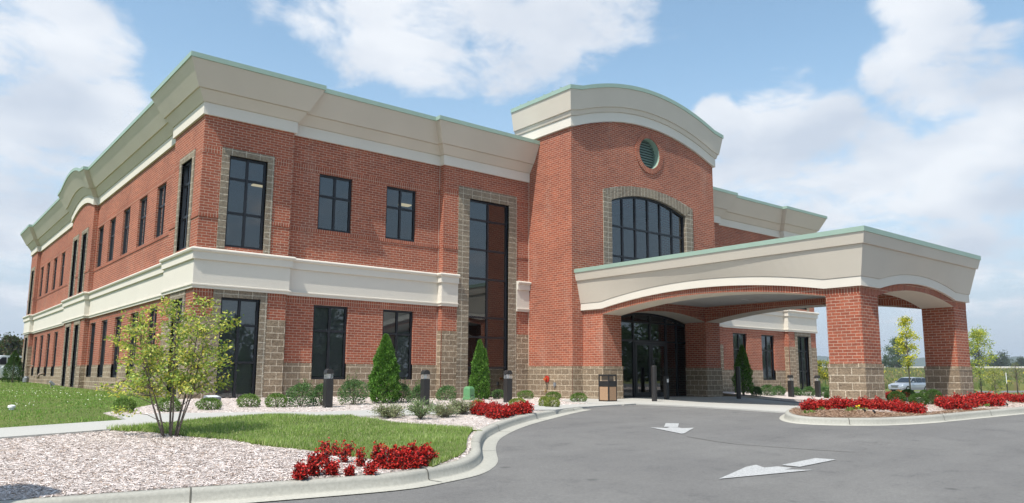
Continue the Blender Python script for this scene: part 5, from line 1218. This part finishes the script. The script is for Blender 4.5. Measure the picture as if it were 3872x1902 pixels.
# ---- sign post, marker, car and van
(x, y, t_) = G(3812, 1502); z = float(H(x, y)); sg = empty('sign_post', (x, y, z), .2); tag(sg, 'short black post with a narrow white sign at the right end of the island', 'sign'); h = 92/2867*t_; w = 10/2867*t_
mb = MB(); mb.box(-w*.28, w*.28, -.02, .02, -.1, h*.62); mb.build('post', 'black_metal', sg)
mb = MB(); mb.box(-w*.5, w*.5, -.015, .015, h*.56, h); mb.build('plate', 'sign_white', sg)
mb = MB(); mb.box(-w*.3, w*.3, -.02, -.016, h*.84, h*.95); mb.box(-w*.3, w*.3, -.02, -.016, h*.66, h*.75); mb.build('symbols', 'grey_box', sg)
(x, y, t_) = G(3674, 1480); z = float(H(x, y)); w = 11/2867*t_; h = 36/2867*t_; mb = MB(); mb.loft([[(-w*.5*a+b, -.08*a, c), (w*.5*a+b, -.08*a, c), (w*.5*a+b, .08*a, c), (-w*.5*a+b, .08*a, c)] for c, a, b in ((-.1, 1.15, 0), (.05, 1.1, 0), (h*.5, .85, -w*.12), (h, .5, -w*.28))]); o = mb.build('marker_post', 'sign_white'); o.location = (x, y, z); tag(o, 'pale tapering marker post at the right side of the far canopy column', 'marker')

def car_profile(mb, prof, hw, m=0, tuck=.06):
    """prof: list of (x, z_low, z_high, half width factor)"""
    rings = []
    for x, z0, z1, k in prof:
        w = hw*k; rings.append([(x, -w*.94, z0), (x, w*.94, z0), (x, w, z0+(z1-z0)*.35), (x, w*.985, z0+(z1-z0)*.7), (x, w*.90, z1), (x, w*.5, z1+.02), (x, -w*.5, z1+.02), (x, -w*.90, z1), (x, -w*.985, z0+(z1-z0)*.7), (x, -w, z0+(z1-z0)*.35)])
    mb.loft(rings, m)
def wheel(parent, x, y, r, side):
    mb = MB(); n = 20; o = .10
    mb.loft([[(x+rr*math.cos(2*math.pi*k/n), y+side*d, r+rr*math.sin(2*math.pi*k/n)) for k in range(n)] for rr, d in ((r*.9, -.1), (r, -.08), (r, .07), (r*.92, .10), (r*.66, .105), (r*.64, .08))]); w = mb.build('wheel', 'rubber', parent)
    mb = MB()
    mb.loft([[(x+rr*math.cos(2*math.pi*k/n), y+side*d, r+rr*math.sin(2*math.pi*k/n)) for k in range(n)] for rr, d in ((r*.63, .075), (r*.6, .095), (r*.2, .085), (r*.12, .11))])
    mb.build('rim', 'steel', w)
def car(name, label, cat, loc, rz, paint, van=False, s=1.0):
    root = empty(name, loc, rz); root.scale = (s, s, s); tag(root, label, cat)
    mb = MB()
    if not van:
        hw = .92
        car_profile(mb, [(2.42, .34, .60, .72), (2.36, .28, .74, .86), (2.2, .25, .82, .95), (1.7, .24, .93, 1), (1.05, .24, 1.0, 1), (0, .24, 1.02, 1), (-1.2, .24, 1.05, 1), (-2.0, .28, 1.06, .97), (-2.35, .34, 1.0, .90), (-2.42, .42, .8, .82)], hw)
        cab = [(1.12, 1.0, .92), (.35, 1.53, .74), (-.4, 1.60, .74), (-1.4, 1.57, .72), (-2.0, 1.46, .68), (-2.38, 1.02, .82)]
    else:
        hw = .98
        car_profile(mb, [(2.6, .35, .8, .8), (2.5, .3, 1.0, .93), (1.9, .28, 1.15, 1), (1.4, .28, 1.2, 1), (0, .28, 1.2, 1), (-2.5, .3, 1.2, 1), (-2.6, .4, 1.15, .96)], hw)
        cab = [(1.55, 1.18, .96), (.95, 1.92, .84), (.4, 2.0, .84), (-2.1, 2.0, .84), (-2.5, 1.92, .84), (-2.6, 1.18, .93)]
    body = mb.build('body', paint, root, smooth=False)
    mb = MB()
    rings = [[(x, -hw*k*(1 if i in (0, len(cab)-1) else 1), z) for x, z, k in [c]][0:1] for i, c in enumerate(cab)]
    L = [(x, -hw*k, z) for x, z, k in cab]; R_ = [(x, hw*k, z) for x, z, k in cab]
    # sides
    zb = cab[0][1]
    for S in (L, R_):
        sgn = -1 if S is L else 1
        bot = [(x, sgn*hw*.93, zb) for x, z, k in cab[1:-1]]
        for i in range(len(S)-1):
            pass
        mb.face([S[0]]+S[1:-1]+[S[-1]], 0)
    for i in range(len(cab)-1): mb.face([L[i], L[i+1], R_[i+1], R_[i]], 0)
    cabo = mb.build('cabin', paint, root)
    def inset(q, f=.10, out=.012):
        q = [Vector(p) for p in q]; c = sum(q, Vector())/len(q); n = (q[1]-q[0]).cross(q[2]-q[0]).normalized()
        if n.dot(c-Vector((0, 0, 1))) < 0: n = -n
        return [p.lerp(c, f)+n*out for p in q]
    g = MB(); g.face(inset([L[0], L[1], R_[1], R_[0]], .07)); g.build('windscreen', 'car_glass', root)
    g = MB(); g.face(inset([L[-2], L[-1], R_[-1], R_[-2]], .12)); g.build('rear_window', 'car_glass', root)
    for S in (L, R_):
        sg_ = -1 if S is L else 1
        xs_ = ([1.0, .0, -1.0, -1.95] if not van else [1.35, .4, -.9, -2.35]); zt = 1.50 if not van else 1.85; zb2 = 1.05 if not van else 1.28
        def yy(z): 
            k0, k1 = cab[0][2], cab[2][2]; t_ = (z-cab[0][1])/(cab[2][1]-cab[0][1]); return sg_*(hw*(k0+(k1-k0)*t_)+.03)
        for i, (a, b) in enumerate(zip(xs_, xs_[1:])):
            a2, b2 = a-.04, b+.04; at_ = a2-.55 if i == 0 else a2; bt = b2+.15 if i == 2 else b2
            g = MB(); g.face([(a2, yy(zb2), zb2), (b2, yy(zb2), zb2), (bt, yy(zt), zt), (at_, yy(zt), zt)]); g.build('side_window', 'car_glass', root)
        mm = MB(); mm.lathe([(.0, 1.02), (.10, 1.04), (.11, 1.12), (.0, 1.17)], .75, sg_*(hw+.12), 10); mm.build('mirror', paint, root)
    fx = 2.40 if not van else 2.60
    g = MB(); g.loft([[(fx-.09, -.40, .50), (fx+.03, -.36, .50), (fx-.0, -.46, .72), (fx-.1, -.46, .72)], [(fx-.09, .40, .50), (fx+.03, .36, .50), (fx-.0, .46, .72), (fx-.1, .46, .72)]]); gr = g.build('grille', 'black_metal', root)
    g = MB()
    for k in range(4): g.box(fx+.0, fx+.036, -.37, .37, .53+k*.05, .542+k*.05)
    g.build('grille_bars', 'chrome', gr)
    for sg_ in (-1, 1):
        g = MB(); g.loft([[(fx-.07, sg_*.52, .62), (fx-.07, sg_*.52, .76), (fx-.02, sg_*.52, .74), (fx-.01, sg_*.52, .63)], [(fx-.28, sg_*.84, .66), (fx-.28, sg_*.84, .80), (fx-.17, sg_*.86, .78), (fx-.16, sg_*.86, .67)]]); g.build('headlight', 'headlight', root)
        for wx in ((1.5, -1.5) if not van else (1.7, -1.6)): wheel(root, wx, sg_*(hw-.08), .34, sg_)
    return root
r = ray(3440, 1484); cp = CAM+r*76; zc = float(H(cp[0], cp[1]))
d2 = np.array([CAM[0]-cp[0], CAM[1]-cp[1]]); ang = math.atan2(d2[1], d2[0])
drape('drive', [tuple(cp[:2]+np.array([math.cos(ang-.62), math.sin(ang-.62)])*a+np.array([-math.sin(ang-.62), math.cos(ang-.62)])*b) for a, b in ((9, -3), (9, 3), (-30, 3), (-30, -3))], .02, 'asphalt', cell=1)
car('silver_car', 'silver wagon facing the camera, parked beyond the canopy columns', 'car', (cp[0], cp[1], zc+.03), ang-.62+.0, 'car_silver', s=.93)
r = ray(35, 1450); cp = CAM+r*60; car('white_van', 'white van behind the dark arborvitae at the left edge', 'van', (cp[0]-.4, cp[1]-.8, float(H(cp[0], cp[1]))+.05), math.radians(200), 'van_white', van=True, s=1.0)

# rounded panel added outside the frame only to cast the near left mulch shadow
(x, y, t_) = G(150, 1850, .13); k = 3.2; cx_, cy_ = x+SUN.x/SUN.z*k, y+SUN.y/SUN.z*k; z = float(H(cx_, cy_)); top = float(H(x, y))+.13+k-z; mb = MB(); X = np.linspace(-.42, .42, 21)
mb.loft([[(a, -.08, -.1), (a, .08, -.1), (a, .08, top-.3+.3*math.sqrt(max(0, 1-(abs(a)/.421)**4))), (a, -.08, top-.3+.3*math.sqrt(max(0, 1-(abs(a)/.421)**4)))] for a in X]); o = mb.build('shadow_caster_panel', 'grey_box')
o.location = (cx_, cy_, z); o.rotation_euler = (0, 0, math.atan2(SUN.y, SUN.x)+math.pi/2); tag(o, 'tall round topped panel added unseen outside the left edge to cast the shadow on the near mulch', 'sign')
# the air: pale haze from below the ground to just above the hills
mb = MB(); mb.box(-3300, 4300, -900, 4300, -70, 140); hzm, hzt = new_mat('haze'); ho = hzt.nodes.new('ShaderNodeOutputMaterial'); pv = hzt.nodes.new('ShaderNodeVolumePrincipled'); pv.inputs['Color'].default_value = (.82, .90, 1, 1); pv.inputs['Density'].default_value = HAZE; pv.inputs['Anisotropy'].default_value = .2; hzt.links.new(pv.outputs[0], ho.inputs['Volume'])
if HAZE > 0: tag(mb.build('haze', 'haze'), kind='stuff')
